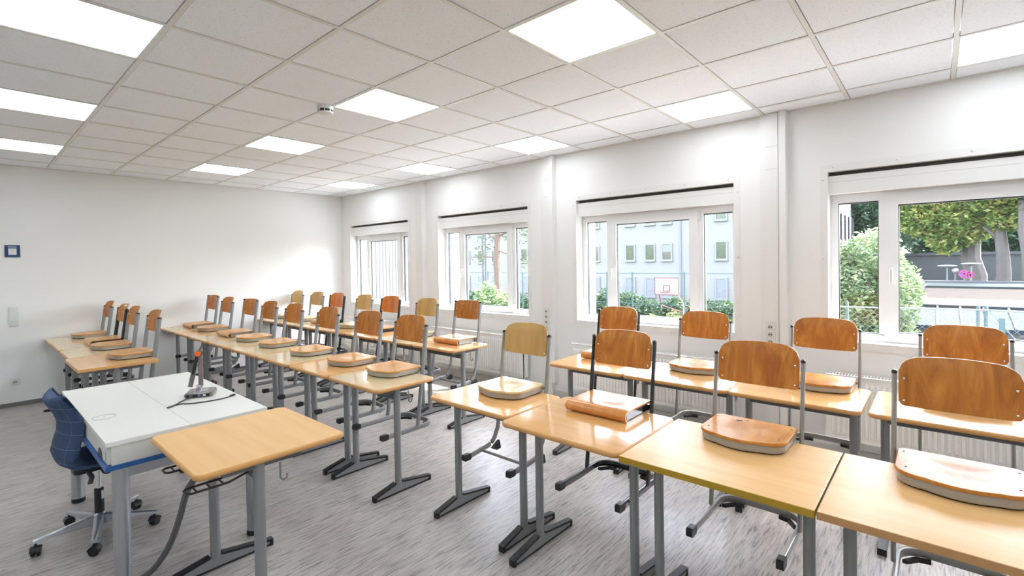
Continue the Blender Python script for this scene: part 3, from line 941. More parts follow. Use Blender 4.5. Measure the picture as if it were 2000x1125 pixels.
# ------------------------------------------------------------------ teacher desk
TX0, TX1, TY0, TY1 = 0.442, 1.192, 3.016, 4.540
td = thing('teacher_desk', 'white teacher desk with a blue base edge and round silver legs', 'desk', (TX0, TY0, 0))
TW, TL = TX1-TX0, TY1-TY0
SP = 0.358
part('top_panel', None, B().box(0, SP-0.001, 0, TL, DZ-0.022, DZ), M['white_lam'], td)
part('top_panel', None, B().box(SP+0.001, TW, 0, TL, DZ-0.022, DZ), M['white_lam'], td)
part('body', None, B().box(0.022, TW-0.012, 0.008, TL-0.008, 0.645, DZ-0.024), M['white_side'], td)
part('seam', None, B().box(0.008, TW-0.006, 0.009, TL-0.006, DZ-0.0245, DZ-0.0215), M['ink'], td)
part('base_board', None, B().box(-0.004, TW, 0, TL, 0.622, 0.645), M['blue_edge'], td)
dr = part('drawer_front', None, B().box(0.008, 0.022, 0.025, 0.72, 0.648, DZ-0.026), M['white_side'], td)
part('finger_notch', None, B().prism([(0.20+0.055*math.cos(math.radians(180*k/10)), 0.648+0.045*math.sin(math.radians(180*k/10))) for k in range(11)], 0.006, 0.0085, 'x'), M['recess'], dr)
part('lock', None, B().lathe([(0.008, 0), (0.008, -0.002)], (0.008, 0.60, 0.715), 12, 'x'), M['silver'], dr)
part('cable_slot', None, B().box(0.006, 0.0085, 0.045, 0.056, 0.665, 0.705), M['ink'], dr)
part('side_front', None, B().box(0.008, 0.022, 0.725, 0.80, 0.648, DZ-0.026), M['white_side'], td)
bay = part('outlet_bay', None, B().box(0.014, 0.022, 0.805, 1.50, 0.648, DZ-0.026), M['darkgrey'], td)
part('outlet', None, B().box(0.006, 0.014, 0.83, 0.87, 0.665, 0.725), M['plastic'], bay)
part('outlet', None, B().box(0.006, 0.014, 0.89, 0.93, 0.665, 0.725), M['plastic'], bay)
part('cable_ring', None, B().loft([[(0.077+r*math.cos(a*math.pi/16), 0.545+r*1.0*math.sin(a*math.pi/16), z) for a in range(32)] for r, z in ((0.054, DZ), (0.054, DZ+0.0012), (0.0515, DZ+0.0012), (0.0515, DZ))], cap0=False, cap1=False), M['ink'], td)
part('ring_centre', None, B().lathe([(0.005, 0), (0.005, 0.001)], (0.077, 0.545, DZ), 10), M['ink'], td)
part('apron_rail', None, B().box(0.09, TW-0.09, 0.06, 0.08, 0.555, 0.622), M['silver'], td)
for lx, ly in ((0.068, 0.085), (TW-0.060, 0.085), (0.060, TL-0.075), (TW-0.060, TL-0.075)):
    lg = part('leg', 'tleg', B().lathe([(0.0365, 0.03), (0.0365, 0.622)], (0, 0, 0), 24), M['silver'], td, (lx, ly, 0))
    part('leg_shoe', 'tshoe', B().lathe([(0.034, 0.0), (0.038, 0.004), (0.038, 0.03)], (0, 0, 0), 24), M['black'], lg)

# document camera
dc = thing('document_camera', 'folded document camera with an orange joint on the teacher desk', 'document camera', (1.025, 3.66, DZ), math.radians(-28))
dbody = part('base', None, B().loft([[(x, y, z) for x, y in rrect(-0.075+i, 0.085-i, -0.08+i, 0.075-i, 0.02, 4)] for i, z in ((0.004, 0.001), (0, 0.008), (0, 0.024), (0.006, 0.031))]), M['bronze'], dc)
part('screen', None, B().box(0.0, 0.05, -0.045, 0.025, 0.0308, 0.0318), M['silver'], dbody)
part('port_panel', None, B().box(-0.06, 0.07, -0.0815, -0.079, 0.007, 0.025), M['black'], dbody)
for x, m_ in ((-0.035, 'port'), (0.012, 'port'), (0.04, 'plastic')):
    part('port', None, B().box(x-0.008, x+0.008, -0.0825, -0.081, 0.010, 0.022), M[m_], dbody)
part('arm_socket', None, B().prism(rrect(-0.028, 0.006, 0.012, 0.05, 0.006, 3), 0.03, 0.062), M['chrome'], dc)
part('arm', None, B().prism(rrect(-0.014, 0.012, 0.020, 0.042, 0.005, 3), 0.055, 0.262), M['mauve'], dc)
part('arm_joint', None, B().lathe([(0.02, -0.022), (0.02, 0.022)], (-0.010, 0.028, 0.272), 18, 'y'), M['black'], dc)
part('joint_cap', None, B().lathe([(0.0175, -0.0275), (0.0185, -0.022)], (-0.010, 0.028, 0.272), 18, 'y'), M['orange'], dc)
part('camera_arm', None, B().sweep([(-0.016, 0.028, 0.268), (-0.044, 0.026, 0.13)], rrect(-0.010, 0.010, -0.009, 0.009, 0.003, 2), up=(0, 1, 0)), M['black'], dc)
part('camera_head', None, B().sweep([(-0.043, 0.026, 0.135), (-0.060, 0.024, 0.055)], rrect(-0.013, 0.013, -0.012, 0.012, 0.005, 3), up=(0, 1, 0)), M['bronze'], dc)
def cable(name, label, pts, r, m_='black'):
    P = [Vector(p) for p in pts]
    out = []
    for i in range(len(P)-1):
        p0 = P[max(i-1, 0)]; p1 = P[i]; p2 = P[i+1]; p3 = P[min(i+2, len(P)-1)]
        for k in range(6):
            u = k/6
            out.append(0.5*((2*p1)+(p2-p0)*u+(2*p0-5*p1+4*p2-p3)*u*u+(3*p1-p0-3*p2+p3)*u**3))
    out.append(P[-1])
    return tag(part(name, None, B().tube([tuple(q) for q in out], r, 8), M[m_]), label, 'cable')
cable('power_cable', 'black cable from the desk slot up to the document camera port', [(0.798, 3.47, DZ+0.004), (0.85, 3.51, DZ+0.004), (0.90, 3.565, DZ+0.005), (0.95, 3.60, DZ+0.010), (0.968, 3.618, DZ+0.014)], 0.004)
u = cable('usb_cable', 'longer black cable lying across the teacher desk to a loose plug', [(0.802, 3.462, DZ+0.004), (0.87, 3.50, DZ+0.004), (0.93, 3.455, DZ+0.004), (1.02, 3.43, DZ+0.004), (1.09, 3.43, DZ+0.004), (1.135, 3.445, DZ+0.005)], 0.0035)
part('plug', None, B().sweep([(1.135, 3.445, DZ+0.007), (1.165, 3.462, DZ+0.007)], rrect(-0.008, 0.008, -0.005, 0.005, 0.002, 2)), M['black'], u)
cable('floor_conduit', 'grey cable conduit sagging from the beech desk down to the floor', [(0.70, 2.50, 0.70), (0.655, 2.55, 0.60), (0.665, 2.72, 0.42), (0.66, 2.86, 0.25), (0.63, 2.96, 0.12), (0.58, 3.02, 0.045), (0.50, 3.06, 0.018), (0.40, 3.08, 0.016)], 0.0145, 'conduit')

# ------------------------------------------------------------------ swivel chair
def mat_fabric():
    m, n, l, p = newmat('blue checked fabric')
    tc = n.new('ShaderNodeTexCoord')
    sx = n.new('ShaderNodeSeparateXYZ'); l.new(tc.outputs['Object'], sx.inputs[0])
    nz = n.new('ShaderNodeTexNoise'); nz.inputs['Scale'].default_value = 140; l.new(tc.outputs['Object'], nz.inputs['Vector'])
    def line(sock, freq, off):
        a = n.new('ShaderNodeMath'); a.operation = 'MULTIPLY_ADD'; l.new(sock, a.inputs[0]); a.inputs[1].default_value = freq; a.inputs[2].default_value = off
        f = n.new('ShaderNodeMath'); f.operation = 'FRACT'; l.new(a.outputs[0], f.inputs[0])
        c = n.new('ShaderNodeMath'); c.operation = 'LESS_THAN'; l.new(f.outputs[0], c.inputs[0]); c.inputs[1].default_value = 0.035
        return c
    a = line(sx.outputs['Z'], 13, 0.3); b_ = line(sx.outputs['Y'], 13, 0.1)
    mx_ = n.new('ShaderNodeMath'); mx_.operation = 'MAXIMUM'; l.new(a.outputs[0], mx_.inputs[0])
    hb = n.new('ShaderNodeMath'); hb.operation = 'MULTIPLY'; l.new(b_.outputs[0], hb.inputs[0]); hb.inputs[1].default_value = 0.5
    l.new(hb.outputs[0], mx_.inputs[1])
    sc = n.new('ShaderNodeMath'); sc.operation = 'MULTIPLY'; l.new(mx_.outputs[0], sc.inputs[0]); sc.inputs[1].default_value = 0.45
    base = n.new('ShaderNodeMix'); base.data_type = 'RGBA'
    base.inputs['A'].default_value = (0.022, 0.045, 0.105, 1); base.inputs['B'].default_value = (0.038, 0.075, 0.165, 1)
    l.new(nz.outputs['Fac'], base.inputs['Factor'])
    mx = n.new('ShaderNodeMix'); mx.data_type = 'RGBA'
    l.new(sc.outputs[0], mx.inputs['Factor']); l.new(base.outputs['Result'], mx.inputs['A']); mx.inputs['B'].default_value = (0.30, 0.38, 0.50, 1)
    l.new(mx.outputs['Result'], p.inputs['Base Color'])
    p.inputs['Roughness'].default_value = 0.75
    return m
M['fabric'] = mat_fabric()
sc_ = thing('swivel_chair', 'blue checked swivel chair on silver five-star base behind the teacher desk', 'chair', (0.525, 3.835, 0), math.radians(3))
def shell():
    # side profile of the one-piece seat and back (x forward, z up), swept across
    prof = [(0.24, 0.445), (0.20, 0.468), (0.08, 0.462), (-0.05, 0.458), (-0.13, 0.470), (-0.175, 0.505), (-0.190, 0.555), (-0.178, 0.61), (-0.162, 0.665), (-0.160, 0.72), (-0.175, 0.775), (-0.200, 0.825), (-0.220, 0.862), (-0.226, 0.872)]
    th = 0.034
    n = len(prof)
    rings = []
    NY = 14
    for j in range(NY+1):
        u = -1+2*j/NY
        up, lo = [], []
        for i, (x, z) in enumerate(prof):
            f = i/(n-1)
            hw = 0.225 if f < 0.45 else 0.225-0.015*math.sin((f-0.45)/0.55*math.pi)
            hw *= 0.95
            if i == n-1: hw *= 0.72
            if i == n-2: hw *= 0.93
            if i == 0: hw *= 0.88
            wrap = (0.055 if f > 0.45 else 0.02)*abs(u)**2.2
            a = prof[max(i-1, 0)]; b = prof[min(i+1, n-1)]
            tx, tz = b[0]-a[0], b[1]-a[1]
            L = math.hypot(tx, tz); nx, nz = tz/L, -tx/L
            if i in (0, n-1): e = 0.55
            else: e = 1.0
            ed = e*(1-0.45*abs(u)**6)
            dn = 0.0
            up.append((x+nx*(wrap+th*ed/2), u*hw, z+nz*(wrap+th*ed/2)))
            lo.append((x+nx*(wrap-th*ed/2), u*hw, z+nz*(wrap-th*ed/2)))
        rings.append(up+lo[::-1])
    return B().loft(rings)
part('seat_shell', None, shell(), M['fabric'], sc_, ang=70)
part('mechanism', None, B().prism(rrect(-0.12, 0.10, -0.07, 0.07, 0.03, 4), 0.405, 0.442), M['black'], sc_)
part('lever', None, B().sweep([(-0.06, -0.07, 0.415), (-0.06, -0.16, 0.405), (-0.075, -0.20, 0.385)], rrect(-0.012, 0.012, -0.007, 0.007, 0.004, 3)), M['conduit'], sc_)
part('knob', None, B().lathe([(0.024, -0.11), (0.026, -0.075)], (0.02, 0, 0.405), 14, 'y'), M['black'], sc_)
part('back_button', None, B().tube([(-0.185, 0.10, 0.785), (-0.215, 0.105, 0.78), (-0.215, 0.135, 0.77), (-0.17, 0.14, 0.765)], 0.005, 6), M['black'], sc_)
part('gas_spring', None, B().lathe([(0.014, 0.27), (0.014, 0.41)], (0, 0, 0), 16), M['chrome'], sc_)
cv = part('column_cover', None, B().lathe([(0.024, 0.10), (0.024, 0.272), (0.02, 0.276)], (0, 0, 0), 16), M['black'], sc_)
part('sticker', None, B().prism([(0.0246*math.cos(a), 0.0246*math.sin(a)) for a in [math.radians(-75+k*8) for k in range(6)]]+[(0.0242*math.cos(a), 0.0242*math.sin(a)) for a in [math.radians(-35-k*8) for k in range(6)]], 0.21, 0.262), M['paper'], cv)
part('hub', None, B().lathe([(0.030, 0.06), (0.042, 0.075), (0.036, 0.12), (0.026, 0.13)], (0, 0, 0), 18), M['silver'], sc_)
def arm5():
    rings = []
    for x, w, z0, z1 in ((0.02, 0.030, 0.065, 0.125), (0.12, 0.024, 0.075, 0.112), (0.22, 0.018, 0.078, 0.100), (0.295, 0.013, 0.072, 0.092)):
        rings.append([(x, -w, z0), (x, w, z0), (x, w*0.8, z1-0.006), (x, w*0.3, z1), (x, -w*0.3, z1), (x, -w*0.8, z1-0.006)])
    return B().loft(rings)
def wheel():
    b = B()
    b.lathe([(0.021, -0.021), (0.026, -0.017), (0.026, -0.006), (0.020, -0.004), (0.020, 0.004), (0.026, 0.006), (0.026, 0.017), (0.021, 0.021)], (0, 0, 0.026), 20, 'y')
    return b
def hood():
    pts = [(0.029*math.cos(math.radians(a)), 0.026+0.030*math.sin(math.radians(a))) for a in range(10, 171, 20)]
    inn = [(0.0265*math.cos(math.radians(a)), 0.026+0.0272*math.sin(math.radians(a))) for a in range(170, 9, -20)]
    return B().prism(pts+inn, -0.0225, 0.0225, 'y').box(-0.006, 0.006, -0.006, 0.006, 0.050, 0.075)
for k in range(5):
    a = math.radians(182+72*k)
    part('base_arm', 'arm5', arm5, M['silver'], sc_, rot=(0, 0, a))
    cx, cy = 0.283*math.cos(a), 0.283*math.sin(a)
    w = part('castor', 'castor', wheel, M['black'], sc_, (cx, cy, 0), (0, 0, a+1.2))
    part('castor_hood', 'chood', hood, M['black'], w)

# ------------------------------------------------------------------ outside
GZ = -2.5
M['grass'] = plain('grass', (0.050, 0.075, 0.025), 0.9, noise=0.35, nscale=1.5)
M['bouncepaving'] = plain('pale light-bounce paving', (0.400, 0.390, 0.370), 0.9, noise=0.05, nscale=4)  # tone kept pale to reflect daylight into the room
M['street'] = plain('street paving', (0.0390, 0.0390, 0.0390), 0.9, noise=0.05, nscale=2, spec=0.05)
M['facade'] = plain('white render', (0.1833, 0.1810, 0.1794), 0.9, noise=0.02, nscale=0.6, spec=0.05)
M['farframe'] = plain('white window surround', (0.1482, 0.1521, 0.1599), 0.6)
M['fardark'] = plain('dark pane', (0.008, 0.013, 0.009), 0.08, spec=0.8)
M['fargreen'] = plain('pane with painted leaf reflection', (0.0125, 0.0281, 0.0094), 0.15, noise=0.6, nscale=5)  # green mottle in the colour stands in for reflected leaves
M['shutter'] = plain('pale shutter', (0.1209, 0.1287, 0.1443), 0.6)
M['bark'] = plain('bark', (0.075, 0.065, 0.060), 0.9, noise=0.3, nscale=6)
M['pinebark'] = plain('pine bark', (0.100, 0.070, 0.058), 0.9, noise=0.3, nscale=8)
M['fencegreen'] = plain('fence green', (0.020, 0.055, 0.062), 0.5)
M['galv'] = plain('galvanised steel', (0.0936, 0.1170, 0.1209), 0.45, metal=0.4)
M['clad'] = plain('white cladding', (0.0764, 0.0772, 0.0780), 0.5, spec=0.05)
M['board'] = plain('pale pink board', (0.1872, 0.1521, 0.1599), 0.5, noise=0.05, nscale=6)
M['rust'] = plain('rusty red', (0.100, 0.030, 0.028), 0.7)
M['copper'] = plain('green copper sheet', (0.0239, 0.0312, 0.0318), 0.45, noise=0.06, nscale=5, spec=0.05)
M['skylight'] = plain('blue grey glazing', (0.0126, 0.0203, 0.0252), 0.5, spec=0.05)
M['gravel'] = plain('roof gravel', (0.0309, 0.0260, 0.0233), 0.95, noise=0.75, nscale=16, bump=0.6, spec=0.05)
M['slate'] = plain('slate side', (0.040, 0.044, 0.052), 0.7)
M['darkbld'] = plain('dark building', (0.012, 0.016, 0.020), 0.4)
M['signred'] = plain('sign magenta red', (0.2028, 0.0078, 0.0624), 0.5)
M['signblue'] = plain('sign blue', (0.0312, 0.0234, 0.1560), 0.5)
M['bollard'] = plain('white lamp globe', (0.1950, 0.1950, 0.1911), 0.4)
LF1 = mat_leaf('chestnut leaves', (0.060, 0.120, 0.024), (0.160, 0.215, 0.052), (0.320, 0.300, 0.090), 2.2)
LF2 = mat_leaf('shrub leaves', (0.060, 0.110, 0.042), (0.130, 0.190, 0.085), (0.250, 0.280, 0.170), 3.0)
LF3 = mat_leaf('dark hedge leaves', (0.012, 0.040, 0.016), (0.032, 0.078, 0.036), (0.070, 0.120, 0.060), 2.0)
LF4 = mat_leaf('yellow green weeds', (0.070, 0.090, 0.030), (0.130, 0.140, 0.060), (0.200, 0.190, 0.110), 2.0)
LF5 = mat_leaf('pine needles', (0.030, 0.050, 0.030), (0.065, 0.090, 0.050), (0.120, 0.130, 0.075), 2.0)

struct(part('ground', None, B().box(XO+0.0, 120, -60, 120, GZ-0.5, GZ), M['grass']))
struct(part('ground_bounce', None, B().box(XO+0.1, 12, -30, 9.9, GZ, GZ+0.03), M['bouncepaving']))  # pale ground added out of view to bounce sunlight up to the ceiling
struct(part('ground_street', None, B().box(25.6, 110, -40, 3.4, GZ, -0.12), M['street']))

def foliage(blobs, n, size, seed, flat=0.5):
    rnd = random.Random(seed)
    b = B()
    tot = sum(q[3]*q[4]*q[5] for q in blobs) or 1
    for (cx, cy, cz, rx, ry, rz) in blobs:
        m = int(n*(rx*ry*rz)/tot)
        for _ in range(m):
            while True:
                v = Vector((rnd.uniform(-1, 1), rnd.uniform(-1, 1), rnd.uniform(-1, 1)))
                if 0.05 < v.length < 1: break
            L = v.length
            v *= (L**0.6)*rnd.uniform(0.92, 1.12)/L
            c = Vector((cx+v.x*rx, cy+v.y*ry, cz+v.z*rz))
            a = Vector((rnd.uniform(-1, 1), rnd.uniform(-1, 1), rnd.uniform(-flat, flat)))
            if a.length < 0.1: a = Vector((1, 0, 0))
            a.normalize()
            w = Vector((rnd.uniform(-1, 1), rnd.uniform(-1, 1), rnd.uniform(-1, 1))).cross(a)
            if w.length < 0.05: continue
            w.normalize()
            s = size*rnd.uniform(0.6, 1.3)
            k = len(b.v)
            b.v += [tuple(c-a*s), tuple(c+w*s*0.42), tuple(c+a*s), tuple(c-w*s*0.42)]
            b.f.append((k, k+1, k+2, k+3))
    return b
def bent(p0, p1, r0, r1, wob=0.0, n=7, seed=0):
    rnd = random.Random(seed)
    b = B(); rings = []
    for i in range(n+1):
        f = i/n
        c = Vector(p0).lerp(Vector(p1), f)
        if 0 < i < n: c += Vector((rnd.uniform(-wob, wob), rnd.uniform(-wob, wob), 0))
        r = r0+(r1-r0)*f
        rings.append([(c.x+r*math.cos(2*math.pi*k/9), c.y+r*math.sin(2*math.pi*k/9), c.z) for k in range(9)])
    return b.loft(rings)
def tree(name, label, cat, base, height, r0, blobs, n, size, leaf, bark='bark', branches=(), seed=1, group=None, top=None):
    t = thing(name, label, cat, base, 0, group)
    part('trunk', None, bent((0, 0, 0), top or (0, 0, height), r0, r0*0.4, r0*0.3, 7, seed), M[bark], t)
    for k, (p, q, r) in enumerate(branches):
        part('branch', None, B().tube([p, tuple((Vector(p)+Vector(q))/2+Vector((0, 0, r))), q], r, 6), M[bark], t)
    f = part('foliage', None, foliage(blobs, n, size, seed), leaf, t)
    f['kind'] = 'stuff'
    return t
def shrub(name, label, base, blobs, n, size, leaf, seed=1, group=None):
    t = thing(name, label, 'shrub', base, 0, group)
    for k in range(3):
        part('stem', None, B().tube([(0.1*(k-1), 0, 0), (0.3*(k-1), 0.1*k, blobs[0][2])], 0.03, 6), M['bark'], t)
    f = part('foliage', None, foliage(blobs, n, size, seed), leaf, t)
    f['kind'] = 'stuff'
    return t

# long white building beyond the sports ground
FX = 35.0
bl = thing('apartment_building', 'long white rendered building with small windows beyond the sports ground', 'building', (FX, 0, GZ))
part('wall', None, B().box(0, 12, 4.6, 75, 0, 9.5), M['facade'], bl)
part('roof', None, B().box(-0.4, 12.4, 4.2, 75.4, 9.5, 9.7), M['slate'], bl)
part('downpipe', None, B().lathe([(0.05, 0.2), (0.05, 9.5)], (-0.08, 14.24, 0), 8), M['shutter'], bl)
wy = [6.4, 8.0, 9.6, 11.36, 13.1, 15.3, 16.65, 18.3, 21.5, 23.4, 25.4, 27.4, 29.2, 31.0, 33.0, 35.0, 37.0, 39.0, 41.0]
for r, (z0, z1) in enumerate(((-1.25, 0.27), (1.52, 2.84), (4.28, 5.6))):
    for k, y in enumerate(wy):
        zc = (z0+z1)/2-GZ; hz = (z1-z0)/2
        fr = part('window', 'farwin%d' % r, rect_ring(-0.10, 0.05, -0.42, 0.42, -hz, hz, 0.09, 0.09, 0.09, 0.09), M['farframe'], bl, (0, y, zc))
        part('sill', 'farsill', B().box(-0.16, 0.0, -0.46, 0.46, -0.06, 0.0), M['farframe'], fr, (0, 0, -hz))
        if r == 0:
            part('shutter', 'farsh', B().box(-0.07, 0.0, -0.33, 0.33, -hz+0.09, hz-0.09), M['shutter'], fr)
        else:
            part('pane', 'farpane', B().box(-0.06, 0.0, -0.33, 0.33, -0.57, 0.57), M['fargreen' if (k*7+r) % 3 else 'fardark'], fr)
            if k % 4 == 1:
                part('blind', 'farblind', B().box(-0.075, -0.06, -0.33, 0.33, 0.0, 0.57), M['shutter'], fr)
for k in range(6):
    fr = part('end_window', 'farend', rect_ring(-0.42, 0.42, -0.1, 0.05, -0.8, 0.8, 0.08, 0.08, 0.08, 0.08), M['farframe'], bl, (1.6+1.7*k, 4.6, 6.0))
    part('pane', 'farendp', B().box(-0.42, 0.42, -0.06, 0.0, -0.8, 0.8), M['shutter'], fr)

# neighbouring wing with vertical cladding, at right angles to the window wall
wg = thing('clad_wing', 'white wing with vertical cladding boards close outside the back-most window', 'building', (XO+0.02, 10.0, GZ))
part('wall', None, B().box(0, 4.25, 0.03, 1.2, 0, 7.2), M['slate'], wg)
part('coping', None, B().box(-0.02, 4.3, -0.03, 1.25, 7.2, 7.3), M['silver'], wg)
for k in range(46):
    part('cladding_board', 'cladb', B().box(0.0, 0.084, -0.005, 0.03, 0, 7.2), M['clad'], wg, (0.004+0.0925*k, 0, 0))

# basketball stand
bb = thing('basketball_stand', 'pale basketball backboard on a bent white pole outside the third window', 'basketball stand', (22.35, 9.45, GZ))
bd = part('backboard', None, B().box(-0.35, -0.31, -0.38, 0.82, 2.42, 3.26), M['board'], bb)
def bdb():
    b = B()
    for q in ((-0.38, 0.82, 2.42, 2.455), (-0.38, 0.82, 3.225, 3.26), (-0.38, -0.345, 2.455, 3.225), (0.785, 0.82, 2.455, 3.225), (0.05, 0.38, 2.60, 2.63), (0.05, 0.38, 2.86, 2.89), (0.05, 0.08, 2.63, 2.86), (0.35, 0.38, 2.63, 2.86)):
        b.box(-0.358, -0.35, *q)
    return b
part('painted_border', None, bdb(), M['rust'], bd)
part('hoop', None, B().sweep([(-0.56+0.2*math.cos(a*math.pi/8), 0.22+0.2*math.sin(a*math.pi/8), 2.56) for a in range(16)], circ(0.012, 0.012, 6), closed=True), M['rust'], bb)
part('pole', None, B().tube([(0, -0.45, 0), (0, -0.45, 1.95), (-0.05, -0.40, 2.15), (-0.3, -0.22, 2.5)], 0.035, 8), M['board'], bb)
part('brace', None, B().tube([(-0.28, 0.62, 2.45), (0, 0.62, 1.9), (0, -0.45, 1.6)], 0.03, 6), M['rust'], bb)

# tall sports fence
sf = thing('sports_fence', 'tall thin green sports fence behind the basketball stand', 'fence', (25.5, 0, GZ))
for y in (3.5, 6.9, 10.2, 13.25, 14.9, 18.2, 21.5, 24.8, 28.0, 31.5, 35, 38.5):
    part('fence_post', 'sfpost', B().lathe([(0.045, 0), (0.045, 3.42)], (0, 0, 0), 8), M['fencegreen'], sf, (0, y, 0))
part('top_rail', None, B().box(-0.015, 0.015, 3.5, 38.5, 3.32, 3.36), M['fencegreen'], sf)
part('mid_rail', None, B().box(-0.01, 0.01, 3.5, 38.5, 1.6, 1.63), M['fencegreen'], sf)

# hedge shrubs along the foot of the building
rr = random.Random(3)
hl = ['dense dark green hedge bush at the foot of the white building']
for k, y in enumerate([5.6, 7.2, 8.8, 10.3, 11.9, 13.4, 15.0, 16.6, 18.4, 20.4, 22.6, 25.0, 27.6, 30.4, 33.5]):
    h = 1.35+0.35*rr.random()
    if 6 <= k <= 8: h += 0.45
    shrub('hedge_bush', 'dense dark green hedge bush along the foot of the white building', (29.0, y, GZ), [(0, 0, h*0.55, 0.9, 1.0, h*0.52), (0, 0.4, h*0.8, 0.6, 0.6, h*0.35)], 1400, 0.11, LF3, 50+k, 'hedge bushes by the white building')
for k, y in enumerate([8.2, 9.9, 11.2, 12.5, 13.7, 15.3, 17.4]):
    shrub('weed_clump', 'yellow green weed clump in front of the hedge bushes', (26.4, y, GZ), [(0, 0, 0.45, 0.5, 0.55, 0.5+0.15*(k % 3))], 700, 0.085, LF4, 80+k, 'weeds before the hedge')

# pine and bush seen through the second window
tree('pine_tree', 'pine tree with a bare reddish trunk seen through the second window', 'tree', (15.0, 14.0, GZ), 9.5, 0.20,
     [(0.2, 1.3, 5.7, 0.6, 1.0, 0.35), (0.1, -1.0, 5.2, 0.6, 0.8, 0.4), (0, 0.6, 4.9, 0.5, 0.7, 0.3), (0.3, 1.7, 4.3, 0.4, 0.5, 0.2), (0.0, -0.3, 6.4, 0.9, 1.4, 0.5), (0, 0.9, 4.45, 0.4, 0.4, 0.16), (0, -1.5, 4.0, 0.5, 0.45, 0.3), (0, 0, 8.2, 1.6, 1.9, 1.2)],
     3800, 0.085, LF5, 'pinebark',
     [((0, 0, 5.0), (0.2, 1.6, 5.8), 0.04), ((0, 0, 4.3), (0.2, 1.8, 4.35), 0.03), ((0, 0, 5.2), (0, -1.5, 5.5), 0.04), ((0, 0, 4.6), (0, -1.6, 4.1), 0.03), ((0, 0, 5.8), (0.2, 0.8, 6.4), 0.04)], 21)
shrub('flowering_bush', 'large pale green bush at the foot of the pine tree', (13.0, 12.4, GZ), [(0, 0.1, 2.0, 0.8, 0.75, 1.15), (0, -0.55, 1.9, 0.6, 0.5, 1.1), (0.1, 0.4, 2.6, 0.5, 0.45, 0.8)], 4500, 0.085, LF2, 22)
shrub('small_bush', 'small yellow green bush at the right edge of the second window', (13.0, 10.0, GZ), [(0, 0, 1.6, 0.5, 0.45, 0.95)], 1500, 0.08, LF4, 23)
for y, lab in ((19.85, 'left one of the two thin dark masts beside the pine trunk'), (19.62, 'right one of the two thin dark masts beside the pine trunk')):
    tag(part('lamp_post', 'lpost', B().lathe([(0.05, 0), (0.04, 9)], (0, 0, 0), 8), M['slate'], None, (20.0, y, GZ)), lab, 'mast', 'pair of dark masts')

# big shrub and trees seen through the right-most window
shrub('flowering_shrub', 'tall pale green flowering shrub left of the copper roof', (12.6, 1.0, GZ), [(0, 0.35, 3.3, 0.75, 0.55, 0.85), (0, 0.75, 3.9, 0.6, 0.45, 0.6), (0, 0.9, 3.0, 0.6, 0.45, 0.7), (0, 0.05, 4.1, 0.6, 0.5, 0.55), (0, -0.35, 3.3, 0.6, 0.42, 0.75), (0, 0.5, 2.6, 0.8, 0.5, 0.6), (0, -0.1, 2.3, 0.8, 0.6, 0.7)], 24000, 0.055, LF2, 31)
def big(label, base, blobs, n, seed, trunk_top, r0, leaf=LF1, branches=(), size=0.115):
    tree('chestnut_tree', label, 'tree', base, 6, r0, blobs, n, size, leaf, 'bark', branches, seed, 'chestnut trees by the street', top=trunk_top)
big('chestnut tree with yellowing leaves hanging over the street signs', (30.5, -1.22, -0.12), [(-0.5, 1.6, 3.7, 1.4, 1.3, 1.1), (-0.6, 0.4, 3.4, 1.5, 1.2, 1.2), (-0.4, 1.9, 4.6, 1.5, 1.4, 0.9), (0, 0.6, 4.9, 1.6, 1.6, 1.0), (-0.8, 1.0, 2.5, 0.8, 0.7, 0.7)], 20000, 41, (0.0, 0.1, 5.6), 0.42, LF1,
    [((0, 0, 2.4), (-0.3, 1.2, 3.6), 0.10), ((0, 0, 3.0), (-0.2, -0.9, 4.3), 0.10)])
big('twin-trunked chestnut tree at the right edge of the right-most window', (28.6, -1.95, -0.12), [(-0.2, 0.3, 4.4, 1.2, 1.0, 0.9), (0.0, -0.8, 4.0, 1.3, 0.9, 1.1), (-0.2, -0.3, 3.2, 0.7, 0.8, 0.5), (0, -1.2, 3.0, 0.7, 0.6, 0.7)], 11000, 42, (0.0, 0.0, 6.0), 0.26, LF1,
    [((0, 0, 2.2), (-0.1, 0.55, 2.9), 0.06)])
big('grey trunked chestnut tree farthest right behind the roof', (27.6, -2.75, -0.12), [(0, 0.1, 4.6, 1.0, 0.9, 0.8), (0.3, -0.6, 3.6, 0.9, 0.7, 0.9)], 6000, 43, (0.0, 0.45, 6.0), 0.24, LF1)
big('dense green tree behind the end of the white building', (43.0, 3.4, -0.12), [(0, 0, 4.6, 2.0, 1.6, 2.4), (0, -1.6, 4.2, 1.8, 1.4, 2.0), (0, 1.0, 5.6, 2.0, 1.6, 1.8)], 7000, 44, (0, 0, 5), 0.3, LF3, size=0.20)
for k, (y, h) in enumerate(((-7.0, 5.5), (-4.5, 6.5), (-2.0, 6.0), (0.6, 6.2))):
    big('dark background tree over the street building, %s' % ('farthest right', 'second from the right', 'second from the left', 'farthest left')[k], (54.5, y, -0.12), [(0, 0, h*0.66, 2.0, 1.8, h*0.42)], 3500, 90+k, (0, 0, h*0.8), 0.3, LF3, size=0.26)
tag(part('street_building', None, B().box(46, 52, -8, 2.2, -0.12, 1.6).box(45.7, 52.3, -8.3, 2.5, 1.6, 1.8), M['darkbld']), 'dark low building seen under the chestnut trees', 'building')

